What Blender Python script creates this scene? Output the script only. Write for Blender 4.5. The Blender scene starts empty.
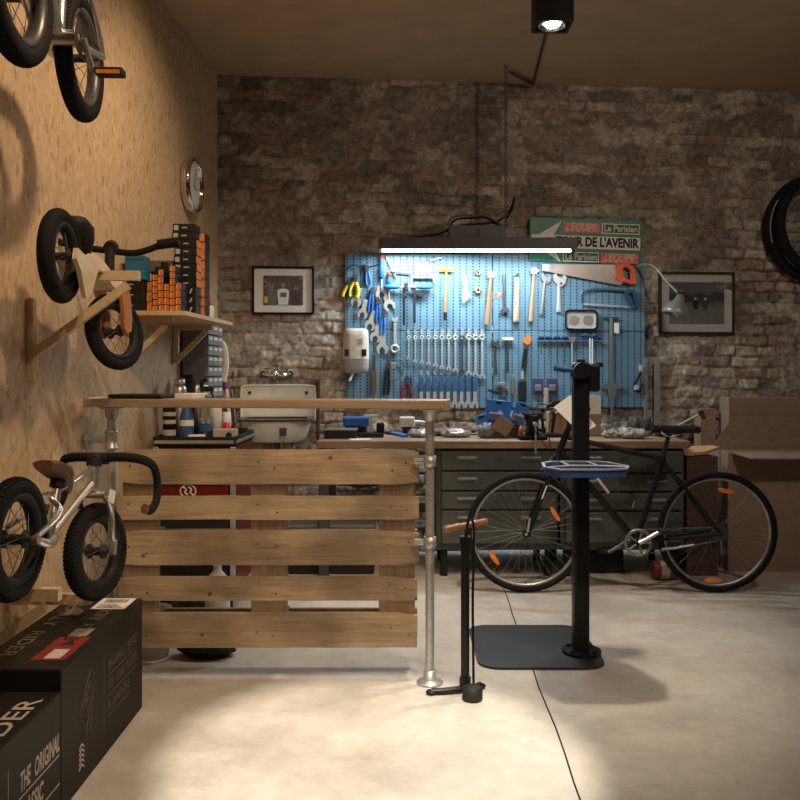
import bpy, bmesh, math, random
from math import sin, cos, pi, radians, sqrt
from mathutils import Vector, Matrix, noise
random.seed(7)
C = bpy.context.scene.collection
# ------------------------------------------------------------------ camera, world, exposure
F = 860.0; H = 1.23; HY = 372.0
cam_d = bpy.data.cameras.new('camera'); cam = bpy.data.objects.new('camera', cam_d); C.objects.link(cam)
cam.location = (0, 0, H); cam.rotation_euler = (pi/2, 0, 0)
cam_d.sensor_fit = 'HORIZONTAL'; cam_d.sensor_width = 36; cam_d.lens = 36*F/800
cam_d.shift_y = -(400-HY)/800; cam_d.clip_start = 0.02
bpy.context.scene.camera = cam
sc = bpy.context.scene
sc.view_settings.view_transform = 'Standard'; sc.view_settings.look = 'None'
sc.view_settings.gamma = 1; sc.view_settings.use_curve_mapping = False
sc.view_settings.exposure = 0.0
w = bpy.data.worlds.new('world'); sc.world = w; w.use_nodes = True
w.node_tree.nodes['Background'].inputs[0].default_value = (0.9, 0.75, 0.6, 1)
w.node_tree.nodes['Background'].inputs[1].default_value = 0.02

WARM = (1.0, 0.72, 0.44)
def spot(loc, to, watts, ang, blend=0.35, col=WARM, r=0.03):
    l = bpy.data.lights.new('ceiling_spot_or_fill', 'SPOT'); l.energy = watts; l.color = col
    l.spot_size = radians(ang); l.spot_blend = blend; l.shadow_soft_size = r
    o = bpy.data.objects.new('ceiling_spot_or_fill', l); C.objects.link(o); o.location = loc
    o.rotation_euler = (Vector(to)-Vector(loc)).to_track_quat('-Z', 'Y').to_euler()
spot((0.655, 3.70, 2.70), (0.58, 3.98, 0), 150, 66, 0.75, (1.0, .84, .64), .05)       # the visible ceiling lamp
spot((0.95, 1.75, 3.10), (-0.05, 3.25, 0.1), 115, 58, 0.6, (1.0, .76, .5))
spot((0.30, 1.30, 3.10), (-0.06, 2.68, 0), 780, 25, 0.45, (1.0, .88, .72), .015)                       # row of lamps nearer the camera
spot((-0.10, 2.30, 3.12), (-1.38, 3.3, 1.35), 100, 84, 0.6, (1.0, .73, .46), .06)
spot((-0.30, 3.90, 3.12), (-1.3, 4.2, 1.6), 45, 110, 0.9, (1.0, .74, .48), .08)  # added fill light that softens shadows on the left wall, no fixture here
spot((0.55, 0.3, 3.10), (-0.3, 3.4, 0.6), 90, 60, 0.9, (1.0, .76, .52), .06)
spot((2.2, 2.4, 3.10), (1.4, 5.8, 1.7), 92, 95, 0.9, (1.0, .82, .70), .12)
def area(loc, to, watts, sx, sy, col):
    l = bpy.data.lights.new('tube_light', 'AREA'); l.energy = watts; l.color = col
    l.shape = 'RECTANGLE'; l.size = sx; l.size_y = sy
    o = bpy.data.objects.new('tube_light', l); C.objects.link(o); o.location = loc
    o.rotation_euler = (Vector(to)-Vector(loc)).to_track_quat('-Z', 'Y').to_euler()
LY = 5.60   # fluorescent fixture over the bench

# ------------------------------------------------------------------ coordinates
def at(px, py, Y): return Vector(((px-400)/F*Y, Y, H-(py-HY)/F*Y))
WS = 0.08; WX0 = -1.23; WY0 = 5.80; WA = math.atan(WS)
def wallY(x): return WY0+WS*(x-WX0)
def W(px, py, off=0.0):                       # a point of the back wall
    k = (px-400)/F
    Y = (WY0-WS*WX0-off)/(1-WS*k)
    return at(px, py, Y)
def leftX(y): return -1.23-(5.8-y)*0.045
LA = math.atan(0.045)

# ------------------------------------------------------------------ materials
MATS = {}
def nodes(name):
    m = bpy.data.materials.new(name); m.use_nodes = True
    nt = m.node_tree; b = nt.nodes['Principled BSDF']
    return m, nt, b
def N(nt, t, **kw):
    n = nt.nodes.new(t)
    for k, v in kw.items():
        if k.startswith('_'): setattr(n, k[1:], v)
        else: n.inputs[k].default_value = v
    return n
def ramp(nt, stops):
    r = nt.nodes.new('ShaderNodeValToRGB'); e = r.color_ramp.elements
    while len(e) < len(stops): e.new(0.5)
    for i, (p, c) in enumerate(stops):
        e[i].position = p; e[i].color = (c[0], c[1], c[2], 1)
    return r
def M(name, col, rough=0.5, metal=0.0, var=0.12, scale=30, bump=0.0, emit=None, es=0, trans=0, coat=0, alpha=1):
    if name in MATS: return MATS[name]
    m, nt, b = nodes(name); L = nt.links
    tc = N(nt, 'ShaderNodeTexCoord'); nz = N(nt, 'ShaderNodeTexNoise', Scale=scale, Detail=4)
    L.new(tc.outputs['Object'], nz.inputs['Vector'])
    r = ramp(nt, [(0.3, [c*(1-var) for c in col]), (0.7, [min(1, c*(1+var)) for c in col])])
    L.new(nz.outputs['Fac'], r.inputs[0]); L.new(r.outputs[0], b.inputs['Base Color'])
    b.inputs['Roughness'].default_value = rough; b.inputs['Metallic'].default_value = metal
    if max(col) < .05 and not metal: b.inputs['Specular IOR Level'].default_value = .22
    if bump:
        bp = N(nt, 'ShaderNodeBump', Strength=bump, Distance=0.004); L.new(nz.outputs['Fac'], bp.inputs['Height']); L.new(bp.outputs[0], b.inputs['Normal'])
    if emit: b.inputs['Emission Color'].default_value = (*emit, 1); b.inputs['Emission Strength'].default_value = es
    if trans: b.inputs['Transmission Weight'].default_value = trans
    if coat: b.inputs['Coat Weight'].default_value = coat
    if alpha < 1: b.inputs['Alpha'].default_value = alpha
    MATS[name] = m; return m
def wood(name, c1, c2, axis=0, scale=3.0, rough=0.65, stains=0.0, bump=0.25):
    if name in MATS: return MATS[name]
    m, nt, b = nodes(name); L = nt.links
    tc = N(nt, 'ShaderNodeTexCoord'); oi = N(nt, 'ShaderNodeObjectInfo')
    ad = N(nt, 'ShaderNodeVectorMath', _operation='MULTIPLY_ADD')
    cb = N(nt, 'ShaderNodeCombineXYZ')
    for k in range(3): L.new(oi.outputs['Random'], cb.inputs[k])
    ad.inputs[1].default_value = (7, 5, 9); L.new(cb.outputs[0], ad.inputs[0]); L.new(tc.outputs['Object'], ad.inputs[2])
    mp = N(nt, 'ShaderNodeMapping'); s = [22, 22, 22]; s[axis] = 1.3
    mp.inputs['Scale'].default_value = s; L.new(ad.outputs[0], mp.inputs[0])
    nz = N(nt, 'ShaderNodeTexNoise', Scale=scale, Detail=6, Roughness=0.6, Distortion=0.6); L.new(mp.outputs[0], nz.inputs['Vector'])
    r = ramp(nt, [(0.3, c1), (0.72, c2)]); L.new(nz.outputs['Fac'], r.inputs[0])
    n2 = N(nt, 'ShaderNodeTexNoise', Scale=3.2, Detail=5); L.new(ad.outputs[0], n2.inputs['Vector'])
    r2 = ramp(nt, [(0.34, [1-stains]*3), (0.6, [1, 1, 1])]); L.new(n2.outputs['Fac'], r2.inputs[0])
    mx = N(nt, 'ShaderNodeMixRGB', _blend_type='MULTIPLY', Fac=1.0); L.new(r.outputs[0], mx.inputs[1]); L.new(r2.outputs[0], mx.inputs[2])
    # knots and nail marks
    vo = N(nt, 'ShaderNodeTexVoronoi', Scale=5.5); L.new(ad.outputs[0], vo.inputs['Vector'])
    r3 = ramp(nt, [(0.0, (0.25, .2, .16)), (0.035, (.35, .28, .22)), (0.06, (1, 1, 1))]); L.new(vo.outputs['Distance'], r3.inputs[0])
    m2 = N(nt, 'ShaderNodeMixRGB', _blend_type='MULTIPLY', Fac=1.0 if stains else 0.0); L.new(mx.outputs[0], m2.inputs[1]); L.new(r3.outputs[0], m2.inputs[2])
    L.new(m2.outputs[0], b.inputs['Base Color']); b.inputs['Roughness'].default_value = rough
    bp = N(nt, 'ShaderNodeBump', Strength=bump, Distance=0.003); L.new(nz.outputs['Fac'], bp.inputs['Height']); L.new(bp.outputs[0], b.inputs['Normal'])
    MATS[name] = m; return m
def osb(name, axisscale, dark=1.0):
    m, nt, b = nodes(name); L = nt.links
    tc = N(nt, 'ShaderNodeTexCoord')
    mp = N(nt, 'ShaderNodeMapping'); mp.inputs['Scale'].default_value = axisscale; L.new(tc.outputs['Object'], mp.inputs[0])
    nd = N(nt, 'ShaderNodeTexNoise', Scale=0.8, Detail=3); L.new(mp.outputs[0], nd.inputs['Vector'])
    mixv = N(nt, 'ShaderNodeMixRGB', _blend_type='ADD', Fac=0.9); L.new(mp.outputs[0], mixv.inputs[1]); L.new(nd.outputs['Color'], mixv.inputs[2])
    vo = N(nt, 'ShaderNodeTexVoronoi', Scale=1.0); L.new(mixv.outputs[0], vo.inputs['Vector'])
    sp = N(nt, 'ShaderNodeSeparateColor'); L.new(vo.outputs['Color'], sp.inputs[0])
    d = dark
    r = ramp(nt, [(0.0, (.40*d, .27*d, .155*d)), (0.10, (.54*d, .385*d, .235*d)), (0.55, (.60*d, .435*d, .275*d)), (1.0, (.67*d, .50*d, .33*d))]); L.new(sp.outputs[0], r.inputs[0])
    n2 = N(nt, 'ShaderNodeTexNoise', Scale=1.6, Detail=8, Roughness=0.78); L.new(mp.outputs[0], n2.inputs['Vector'])
    r2 = ramp(nt, [(0.30, (.62, .53, .45)), (0.40, (.94, .92, .90)), (0.7, (1.05, 1.05, 1.05))]); L.new(n2.outputs['Fac'], r2.inputs[0])
    mx = N(nt, 'ShaderNodeMixRGB', _blend_type='MULTIPLY', Fac=1.0); L.new(r.outputs[0], mx.inputs[1]); L.new(r2.outputs[0], mx.inputs[2])
    L.new(mx.outputs[0], b.inputs['Base Color']); b.inputs['Roughness'].default_value = 0.6
    bp = N(nt, 'ShaderNodeBump', Strength=0.25, Distance=0.003); L.new(sp.outputs[0], bp.inputs['Height']); L.new(bp.outputs[0], b.inputs['Normal'])
    return m

# ------------------------------------------------------------------ mesh builder
class MB:
    def __init__(s): s.v = []; s.f = []; s.sm = []
    def add(s, vs, fs, smooth=False):
        o = len(s.v); s.v += [Vector(v) for v in vs]
        for f in fs: s.f.append([i+o for i in f]); s.sm.append(smooth)
        return s
    def box(s, c, d, R=None):
        x, y, z = d[0]/2, d[1]/2, d[2]/2
        vs = [Vector(p) for p in [(-x,-y,-z),(x,-y,-z),(x,y,-z),(-x,y,-z),(-x,-y,z),(x,-y,z),(x,y,z),(-x,y,z)]]
        if R is not None: vs = [R @ v for v in vs]
        c = Vector(c)
        return s.add([v+c for v in vs], [(3,2,1,0),(4,5,6,7),(0,1,5,4),(1,2,6,5),(2,3,7,6),(3,0,4,7)])
    def bx(s, x0, x1, y0, y1, z0, z1): return s.box(((x0+x1)/2,(y0+y1)/2,(z0+z1)/2),(abs(x1-x0),abs(y1-y0),abs(z1-z0)))
    def rbox(s, c, d, r=0.005, R=None, seg=2):
        bm = bmesh.new(); bmesh.ops.create_cube(bm, size=1)
        for v in bm.verts: v.co = Vector((v.co.x*d[0], v.co.y*d[1], v.co.z*d[2]))
        bmesh.ops.bevel(bm, geom=list(bm.edges), offset=min(r, min(d)*0.45), segments=seg, profile=0.5, affect='EDGES')
        bm.verts.index_update()
        vs = [v.co.copy() for v in bm.verts]
        if R is not None: vs = [R @ v for v in vs]
        c = Vector(c); s.add([v+c for v in vs], [[v.index for v in f.verts] for f in bm.faces], False); bm.free(); return s
    def tube(s, pts, r, seg=10, closed=False, caps=True, flat=None):
        pts = [Vector(p) for p in pts]; n = len(pts)
        rr = r if isinstance(r, (list, tuple)) else [r]*n
        up = None; rings = []
        for i, p in enumerate(pts):
            if closed: t = pts[(i+1) % n]-pts[i-1]
            else: t = pts[min(i+1, n-1)]-pts[max(i-1, 0)]
            if t.length < 1e-9: t = Vector((0,0,1))
            t.normalize()
            if up is None:
                up = Vector((0,0,1)) if abs(t.z) < 0.9 else Vector((1,0,0))
            a = up-t*up.dot(t)
            if a.length < 1e-6: a = t.orthogonal()
            a.normalize(); up = a; b = t.cross(a)
            k = flat if flat else 1.0
            rings.append([p+a*cos(2*pi*j/seg)*rr[i]+b*sin(2*pi*j/seg)*rr[i]*k for j in range(seg)])
        vs = [v for g in rings for v in g]; fs = []
        m = n if closed else n-1
        for i in range(m):
            a0 = i*seg; b0 = ((i+1) % n)*seg
            for j in range(seg):
                k = (j+1) % seg; fs.append((a0+j, a0+k, b0+k, b0+j))
        s.add(vs, fs, True)
        if caps and not closed:
            s.add(rings[0], [list(range(seg))[::-1]]); s.add(rings[-1], [list(range(seg))])
        return s
    def cyl(s, a, b, r, r2=None, seg=16): return s.tube([a, b], [r, r if r2 is None else r2], seg)
    def path(s, pts, r, seg=10, closed=False, sub=6, flat=None):     # smooth curve through the points
        P = [Vector(p) for p in pts]; n = len(P); out = []
        for i in range(n if closed else n-1):
            p0 = P[i-1] if (closed or i > 0) else P[0]*2-P[1]
            p1 = P[i]; p2 = P[(i+1) % n]
            p3 = P[(i+2) % n] if (closed or i+2 < n) else P[-1]*2-P[-2]
            for k in range(sub):
                t = k/sub
                out.append(0.5*((2*p1)+(p2-p0)*t+(2*p0-5*p1+4*p2-p3)*t*t+(3*p1-p0-3*p2+p3)*t**3))
        if not closed: out.append(P[-1])
        return s.tube(out, r, seg, closed, flat=flat)
    def lathe(s, prof, c=(0,0,0), axis=(0,0,1), seg=24, closed=False):
        ax = Vector(axis).normalized(); a = ax.orthogonal().normalized(); b = ax.cross(a); c = Vector(c)
        vs = []; n = len(prof)
        for (r, h) in prof:
            for j in range(seg): vs.append(c+ax*h+(a*cos(2*pi*j/seg)+b*sin(2*pi*j/seg))*max(r, 1e-5))
        fs = []
        for i in range(n if closed else n-1):
            i2 = (i+1) % n
            for j in range(seg):
                k = (j+1) % seg; fs.append((i*seg+j, i*seg+k, i2*seg+k, i2*seg+j))
        return s.add(vs, fs, True)
    def torus(s, c, axis, R, r, seg=48, ts=10, flat=1.0):
        return s.lathe([(R+r*cos(2*pi*k/ts), flat*r*sin(2*pi*k/ts)) for k in range(ts)], c, axis, seg, True)
    def sph(s, c, r, seg=16):
        rx, ry, rz = (r, r, r) if not isinstance(r, (tuple, list)) else r
        o = len(s.v); s.lathe([(sin(pi*k/10), -cos(pi*k/10)) for k in range(11)], (0,0,0), (0,0,1), seg)
        for i in range(o, len(s.v)):
            v = s.v[i]; s.v[i] = Vector((v.x*rx, v.y*ry, v.z*rz))+Vector(c)
        return s
    def prism(s, poly, d0, d1, plane='xz', holes=False):              # outline extruded along the third axis
        def P(a, b, d):
            return {'xz': (a, d, b), 'xy': (a, b, d), 'yz': (d, a, b)}[plane]
        n = len(poly); vs = [P(a, b, d0) for a, b in poly]+[P(a, b, d1) for a, b in poly]
        fs = [list(range(n))[::-1], [n+i for i in range(n)]]+[(i, (i+1) % n, n+(i+1) % n, n+i) for i in range(n)]
        return s.add(vs, fs)
    def plate(s, outer, inner, d0, d1, plane='xz'):                   # ring between two outlines of equal count
        def P(a, b, d): return {'xz': (a, d, b), 'xy': (a, b, d), 'yz': (d, a, b)}[plane]
        n = len(outer); vs = []
        for d in (d0, d1):
            vs += [P(a, b, d) for a, b in outer]; vs += [P(a, b, d) for a, b in inner]
        fs = []
        for i in range(n):
            j = (i+1) % n
            fs += [(i, j, n+j, n+i), (2*n+i, 3*n+i, 3*n+j, 2*n+j), (i, 2*n+i, 2*n+j, j), (n+i, n+j, 3*n+j, 3*n+i)]
        return s.add(vs, fs)
    def xf(s, Mx): s.v = [Mx @ v for v in s.v]; return s
    def sc(s, k): s.v = [v*k for v in s.v]; return s
    def mesh(s, name, m):
        me = bpy.data.meshes.new(name); me.from_pydata([tuple(v) for v in s.v], [], s.f)
        me.polygons.foreach_set('use_smooth', s.sm)
        me.update()
        bm = bmesh.new(); bm.from_mesh(me); bmesh.ops.recalc_face_normals(bm, faces=bm.faces); bm.to_mesh(me); bm.free()
        if m: me.materials.append(m)
        return me
def rrect(w, h, r, k=4, cx=0, cy=0):
    out = []
    for (sx, sy, a0) in ((1, 1, 0), (-1, 1, 90), (-1, -1, 180), (1, -1, 270)):
        for i in range(k+1):
            a = radians(a0+90*i/k); out.append((cx+sx*(w/2-r)+r*cos(a), cy+sy*(h/2-r)+r*sin(a)))
    return out
def circ(r, n=20, cx=0, cy=0, ry=None): return [(cx+r*cos(2*pi*i/n), cy+(ry or r)*sin(2*pi*i/n)) for i in range(n)]
def Rz(a): return Matrix.Rotation(a, 3, 'Z')
def Ry(a): return Matrix.Rotation(a, 3, 'Y')
def Rx(a): return Matrix.Rotation(a, 3, 'X')

def tag(o, label, cat, group=None, kind=None):
    o['label'] = label; o['category'] = cat
    if group: o['group'] = group
    if kind: o['kind'] = kind
    return o
def thing(name, label, cat, loc, rot=0, group=None):
    o = bpy.data.objects.new(name, None); C.objects.link(o); o.location = loc
    o.rotation_euler = (0, 0, rot) if not isinstance(rot, (tuple, list)) and not hasattr(rot, 'x') else rot
    o.empty_display_size = 0.05
    return tag(o, label, cat, group)
def root(o):
    while o.parent: o = o.parent
    return o
def part(name, mb, m, parent, world=False, label=None):
    if world: d = root(parent).location.copy(); mb.v = [v-d for v in mb.v]
    o = bpy.data.objects.new(name, mb.mesh(name, m)); C.objects.link(o); o.parent = parent
    if label: o['label'] = label
    return o
def solo(name, mb, m, label, cat, group=None, loc=None, rot=None, kind=None):
    if loc is None:
        xs = [v.x for v in mb.v]; ys = [v.y for v in mb.v]; zs = [v.z for v in mb.v]
        loc = Vector(((min(xs)+max(xs))/2, (min(ys)+max(ys))/2, min(zs))); mb.v = [v-loc for v in mb.v]
    o = bpy.data.objects.new(name, mb.mesh(name, m)); C.objects.link(o); o.location = loc
    if rot is not None: o.rotation_euler = rot if isinstance(rot, (tuple, list)) or hasattr(rot, 'x') else (0, 0, rot)
    return tag(o, label, cat, group, kind)
def struct(name, mb, m):
    o = bpy.data.objects.new(name, mb.mesh(name, m)); C.objects.link(o); o['kind'] = 'structure'; return o
def copy_thing(o, loc, rot=None, label=None):
    def cp(a, p):
        c = a.copy(); C.objects.link(c)
        if p is not None: c.parent = p
        for ch in a.children: cp(ch, c)
        return c
    c = cp(o, None); c.location = loc
    if rot is not None: c.rotation_euler = rot if isinstance(rot, (tuple, list)) else (0, 0, rot)
    if label: c['label'] = label
    return c
def text(body, size, m, parent, org, u=(1,0,0), v=(0,0,1), name='lettering', ext=0.0006, shear=0, sx=1.0, bold=0.0, align='CENTER', label=None, fit=None):
    """lettering: org is the middle of the line, u the reading direction, v up; coordinates local to the thing"""
    cu = bpy.data.curves.new('t', 'FONT'); cu.body = body; cu.size = size; cu.shear = shear; cu.offset = bold
    cu.align_x = align; cu.align_y = 'CENTER'; cu.extrude = 0; cu.resolution_u = 3
    ob = bpy.data.objects.new('t', cu); C.objects.link(ob)
    bpy.context.view_layer.update()
    me = bpy.data.meshes.new_from_object(ob.evaluated_get(bpy.context.evaluated_depsgraph_get()))
    bpy.data.objects.remove(ob); bpy.data.curves.remove(cu)
    u = Vector(u).normalized(); v = Vector(v).normalized(); n = u.cross(v)
    xs = [p.co.x for p in me.vertices]
    if fit and xs: sx = fit/(max(xs)-min(xs))
    mid = (max(xs)+min(xs))/2 if align == 'CENTER' else 0
    b = MB()
    vs = [Vector(org)+u*((p.co.x-mid)*sx)+v*p.co.y+n*ext for p in me.vertices]
    b.add(vs, [list(p.vertices) for p in me.polygons])
    bpy.data.meshes.remove(me)
    o = bpy.data.objects.new(name, b.mesh(name, m)); C.objects.link(o); o.parent = parent
    if label: o['label'] = label
    return o
ORD = ['first','second','third','fourth','fifth','sixth','seventh','eighth','ninth','tenth','eleventh','twelfth','thirteenth','fourteenth','fifteenth']
# ------------------------------------------------------------------ palette
m_osb = osb('osb_wall', (60, 60, 26)); m_ply = M('ceiling_board', (.50,.37,.235), .7, 0, .10, 5, bump=.15)
m_pal = wood('pallet_wood', (.32,.225,.135), (.56,.41,.265), 0, 3, .7, .5)
m_palv = wood('pallet_wood_cross', (.29,.20,.12), (.47,.34,.22), 2, 3, .7, .35)
m_plank = wood('plank_wood', (.30,.205,.13), (.40,.285,.18), 0, 2, .5, 0.06)
m_pine = wood('pine', (.58,.41,.24), (.72,.54,.34), 1, 2, .55, 0)
m_bench = wood('bench_wood', (.25,.16,.095), (.40,.27,.165), 0, 3, .55, .3)
m_black = M('black_paint', (.012,.012,.013), .35)
m_rub = M('rubber', (.009,.009,.010), .8, bump=.15, scale=200)
m_blk2 = M('matt_black', (.02,.02,.02), .6)
m_alu = M('brushed_aluminium', (.74,.73,.70), .30, .9, .06, 80)
m_galv = M('galvanised_pipe', (.50,.51,.51), .42, .6, .12, 60)
m_steel = M('tool_steel', (.50,.48,.44), .38, .35, .1, 90)
m_dsteel = M('dark_steel', (.13,.13,.135), .4, .8, .2, 60)
m_chrome = M('chrome', (.75,.74,.72), .12, 1.0, .04)
m_brown = M('brown_leather', (.13,.062,.035), .55, 0, .3, 60)
m_cardblk = M('black_printed_card', (.015,.0135,.012), .55, 0, .15, 8)
m_card = M('cardboard', (.31,.215,.15), .8, 0, .08, 12)
m_orange = M('orange_card', (.68,.23,.05), .6, 0, .45, 130)
m_white = M('white_plastic', (.72,.70,.66), .4, 0, .04)
m_paper = M('paper', (.80,.78,.74), .7, 0, .03)
m_ink = M('ink', (.02,.02,.02), .6)
m_grey = M('grey_plastic', (.16,.165,.17), .5)
m_blue = M('blue_plastic', (.02,.13,.46), .35)
m_lblue = M('light_blue_plastic', (.012,.15,.40), .35)
m_red = M('red_plastic', (.52,.03,.025), .35)
m_dred = M('red_steel', (.12,.010,.010), .35)
m_yel = M('yellow_plastic', (.82,.58,.03), .35)
m_green = M('olive_grey_steel', (.088,.094,.083), .42, .1, .15, 6)
m_green2 = M('dark_olive_steel', (.055,.059,.052), .5, .1, .15, 6)
m_hickory = wood('hickory', (.26,.14,.055), (.40,.235,.10), 2, 3, .45, 0)
m_enamel = M('enamel', (.72,.70,.62), .22, 0, .08, 6, coat=.4)
m_print = M('light_print', (.50,.46,.40), .6)
m_clear = M('clear_film', (.80,.82,.84), .12, 0, .05, 40, bump=.5, trans=.75)

# ------------------------------------------------------------------ setting
XR = 4.3; YF = -1.6; CZ = 3.23
yb = wallY(XR)+.1
m_floor, nt, b = nodes('polished_concrete'); L = nt.links
tc = N(nt, 'ShaderNodeTexCoord')
n1 = N(nt, 'ShaderNodeTexNoise', Scale=1.6, Detail=8, Roughness=.65); L.new(tc.outputs['Object'], n1.inputs['Vector'])
r1 = ramp(nt, [(.3, (.40,.375,.335)), (.5, (.52,.49,.445)), (.7, (.60,.57,.52))]); L.new(n1.outputs['Fac'], r1.inputs[0])
n2 = N(nt, 'ShaderNodeTexNoise', Scale=14, Detail=6, Roughness=.7); L.new(tc.outputs['Object'], n2.inputs['Vector'])
r2 = ramp(nt, [(.3, (.86,.85,.83)), (.6, (1.03,1.03,1.03))]); L.new(n2.outputs['Fac'], r2.inputs[0])
mx = N(nt, 'ShaderNodeMixRGB', _blend_type='MULTIPLY', Fac=1.0); L.new(r1.outputs[0], mx.inputs[1]); L.new(r2.outputs[0], mx.inputs[2])
v1 = N(nt, 'ShaderNodeTexVoronoi', Scale=6.5); L.new(tc.outputs['Object'], v1.inputs['Vector'])
r3 = ramp(nt, [(0, (.35,.32,.28)), (.028, (.5,.47,.43)), (.04, (1,1,1))]); L.new(v1.outputs['Distance'], r3.inputs[0])
mx2 = N(nt, 'ShaderNodeMixRGB', _blend_type='MULTIPLY', Fac=.7); L.new(mx.outputs[0], mx2.inputs[1]); L.new(r3.outputs[0], mx2.inputs[2])
L.new(mx2.outputs[0], b.inputs['Base Color']); 
rr_ = ramp(nt, [(.3, (.38,)*3), (.7, (.62,)*3)]); L.new(n1.outputs['Fac'], rr_.inputs[0]); L.new(rr_.outputs[0], b.inputs['Roughness'])
bp = N(nt, 'ShaderNodeBump', Strength=.12, Distance=.003); L.new(n2.outputs['Fac'], bp.inputs['Height']); L.new(bp.outputs[0], b.inputs['Normal'])
fl = MB()
# two slabs with a sawn joint between them
def jx(y): return .453+.0275*y+.004*sin(y*7)
nn = 40; ys = [YF+(yb-YF)*i/nn for i in range(nn+1)]
for sd in (0, 1):
    for i in range(nn):
        y0, y1 = ys[i], ys[i+1]
        if sd == 0: q = [(leftX(y0)-.1, y0, 0), (jx(y0)-.003, y0, 0), (jx(y1)-.003, y1, 0), (leftX(y1)-.1, y1, 0)]
        else: q = [(jx(y0)+.003, y0, 0), (XR, y0, 0), (XR, y1, 0), (jx(y1)+.003, y1, 0)]
        fl.add(q, [(0, 1, 2, 3)])
struct('floor', fl, m_floor)
struct('floor_base', MB().bx(-1.9, XR+.1, YF-.1, yb+.1, -.2, -.008), M('joint_dark', (.03,.027,.025), .9))
struct('ceiling', MB().bx(-1.9, XR+.1, YF-.1, yb+.1, CZ, CZ+.1), m_ply)
wl = MB(); y0, y1 = YF, wallY(-1.2)
wl.add([(leftX(y0), y0, 0), (leftX(y1), y1, 0), (leftX(y1), y1, CZ), (leftX(y0), y0, CZ), (leftX(y0)-.1, y0, 0), (leftX(y1)-.1, y1, 0), (leftX(y1)-.1, y1, CZ), (leftX(y0)-.1, y0, CZ)],
       [(0,1,2,3), (7,6,5,4), (0,4,5,1), (3,2,6,7), (0,3,7,4), (1,5,6,2)])
struct('wall_left', wl, m_osb)
m_pl = M('plaster_wall', (.30,.25,.20), .8, 0, .1, 4)
struct('wall_right', MB().bx(XR, XR+.1, YF, yb, 0, CZ), m_pl)
struct('wall_front', MB().bx(-1.9, XR, YF-.1, YF, 0, CZ), m_pl)

# back wall: old brickwork, every course really there
def sm(a, b, x): t = max(0, min(1, (x-a)/(b-a))); return t*t*(3-2*t)
def fbm(x, y, z=0): return noise.noise((x, y, z))+.5*noise.noise((2*x, 2*y, z+3))+.25*noise.noise((4*x, 4*y, z+7))
U0, U1 = 0.0, 5.65; du = 0.0105; dz = 0.0095
nu = int((U1-U0)/du)+1; nz_ = int(CZ/dz)+2
ROW = .0745; cols = []; verts = []
rc = random.Random(3); hsh = {}
def rnd(r, k):
    if (r, k) not in hsh:
        t = rc.random(); hsh[(r, k)] = (t, rc.random(), rc.random())
    return hsh[(r, k)]
pal = [(.34,.275,.215), (.40,.33,.25), (.30,.245,.195), (.36,.25,.19), (.46,.38,.29), (.36,.31,.25), (.42,.30,.225), (.25,.21,.17), (.50,.43,.34)]
for j in range(nz_):
    z = min(CZ, j*dz)
    for i in range(nu):
        u = U0+i*du
        wz = z+.030*noise.noise((u*1.3, z*1.3, 1))+.014*noise.noise((u*6, z*6, 2))
        wu = u+.03*noise.noise((u*5, z*5, 5))+.012*noise.noise((u*16, z*16, 6))
        r = math.floor(wz/ROW); rf = wz/ROW-r
        o_, _, _ = rnd(r, -999); blen = (.205 if (r % 3) else .15)
        xx = wu/blen+o_*3+(r % 2)*.5
        k = math.floor(xx); xf = xx-k
        if rnd(r, k)[2] > .82: k = k if k % 2 else k+1000
        dzm = min(rf, 1-rf)*ROW; dxm = min(xf, 1-xf)*blen
        d = min(dzm, dxm)+.0035*fbm(u*30, z*30, 9)
        m_ = sm(.002, .0095, d)                       # 0 in the joint, 1 on the brick
        depth = .35+.65*sm(-.25, .35, fbm(u*.8+4, z*.8, 11)+.35*(1.5-z)*.6)   # how deep joints are raked: deeper low down
        smear = .85*sm(.22, .6, fbm(u*1.3+9, z*1.6, 21)+.12*(z-1.6)+.25*noise.noise((u*8,z*8,3)))   # old mortar smeared over the bricks
        t, t2, t3 = rnd(r, k)
        chip = sm(.25, .6, fbm(u*9, z*9, 31))
        h = m_*(.020*depth)*(1-.7*smear)+m_*(t-.5)*.016*(1-.6*smear)-chip*.010+.010*fbm(u*3, z*3, 41)+.0045*fbm(u*38, z*38, 51)+.004*smear
        base = pal[int(t2*len(pal)) % len(pal)]; q = .75+.5*t3
        mort = (.30,.26,.21) if fbm(u*2.3, z*2.3, 61) < .12 else (.48,.42,.34)
        dark = 1-.66*depth*(1-smear)
        c = [base[a]*q*m_+(mort[a]*dark)*(1-m_) for a in range(3)]
        lime = sm(.12, .5, fbm(u*4.2+2, z*5, 71)+.4*noise.noise((u*17,z*17,8)))
        c = [c[a]*(1-smear*.75)+(.33,.285,.235)[a]*smear*.75 for a in range(3)]
        c = [c[a]*(1-lime*.6)+(.66,.60,.49)[a]*lime*.6 for a in range(3)]
        upper_dark = sm(1.2, 2.9, z+.35*fbm(u*.9, z*.9, 81)); c = [x*(1-.36*upper_dark) for x in c]  # colour gets darker towards the top, edge broken up by noise
        c = [c[0]*1.04, c[1]*1.07, c[2]*1.10]; f = (1+.45*fbm(u*22, z*22, 91))*(1+.35*fbm(u*1.9, z*2.6, 95)); c = [max(.01, x*f) for x in c]
        # a lime-washed patch where old render is left, low on the right
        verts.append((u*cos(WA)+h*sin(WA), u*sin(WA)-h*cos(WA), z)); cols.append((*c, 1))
fs = [(j*nu+i, j*nu+i+1, (j+1)*nu+i+1, (j+1)*nu+i) for j in range(nz_-1) for i in range(nu-1)]
me = bpy.data.meshes.new('wall_back'); me.from_pydata(verts, [], fs)
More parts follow.
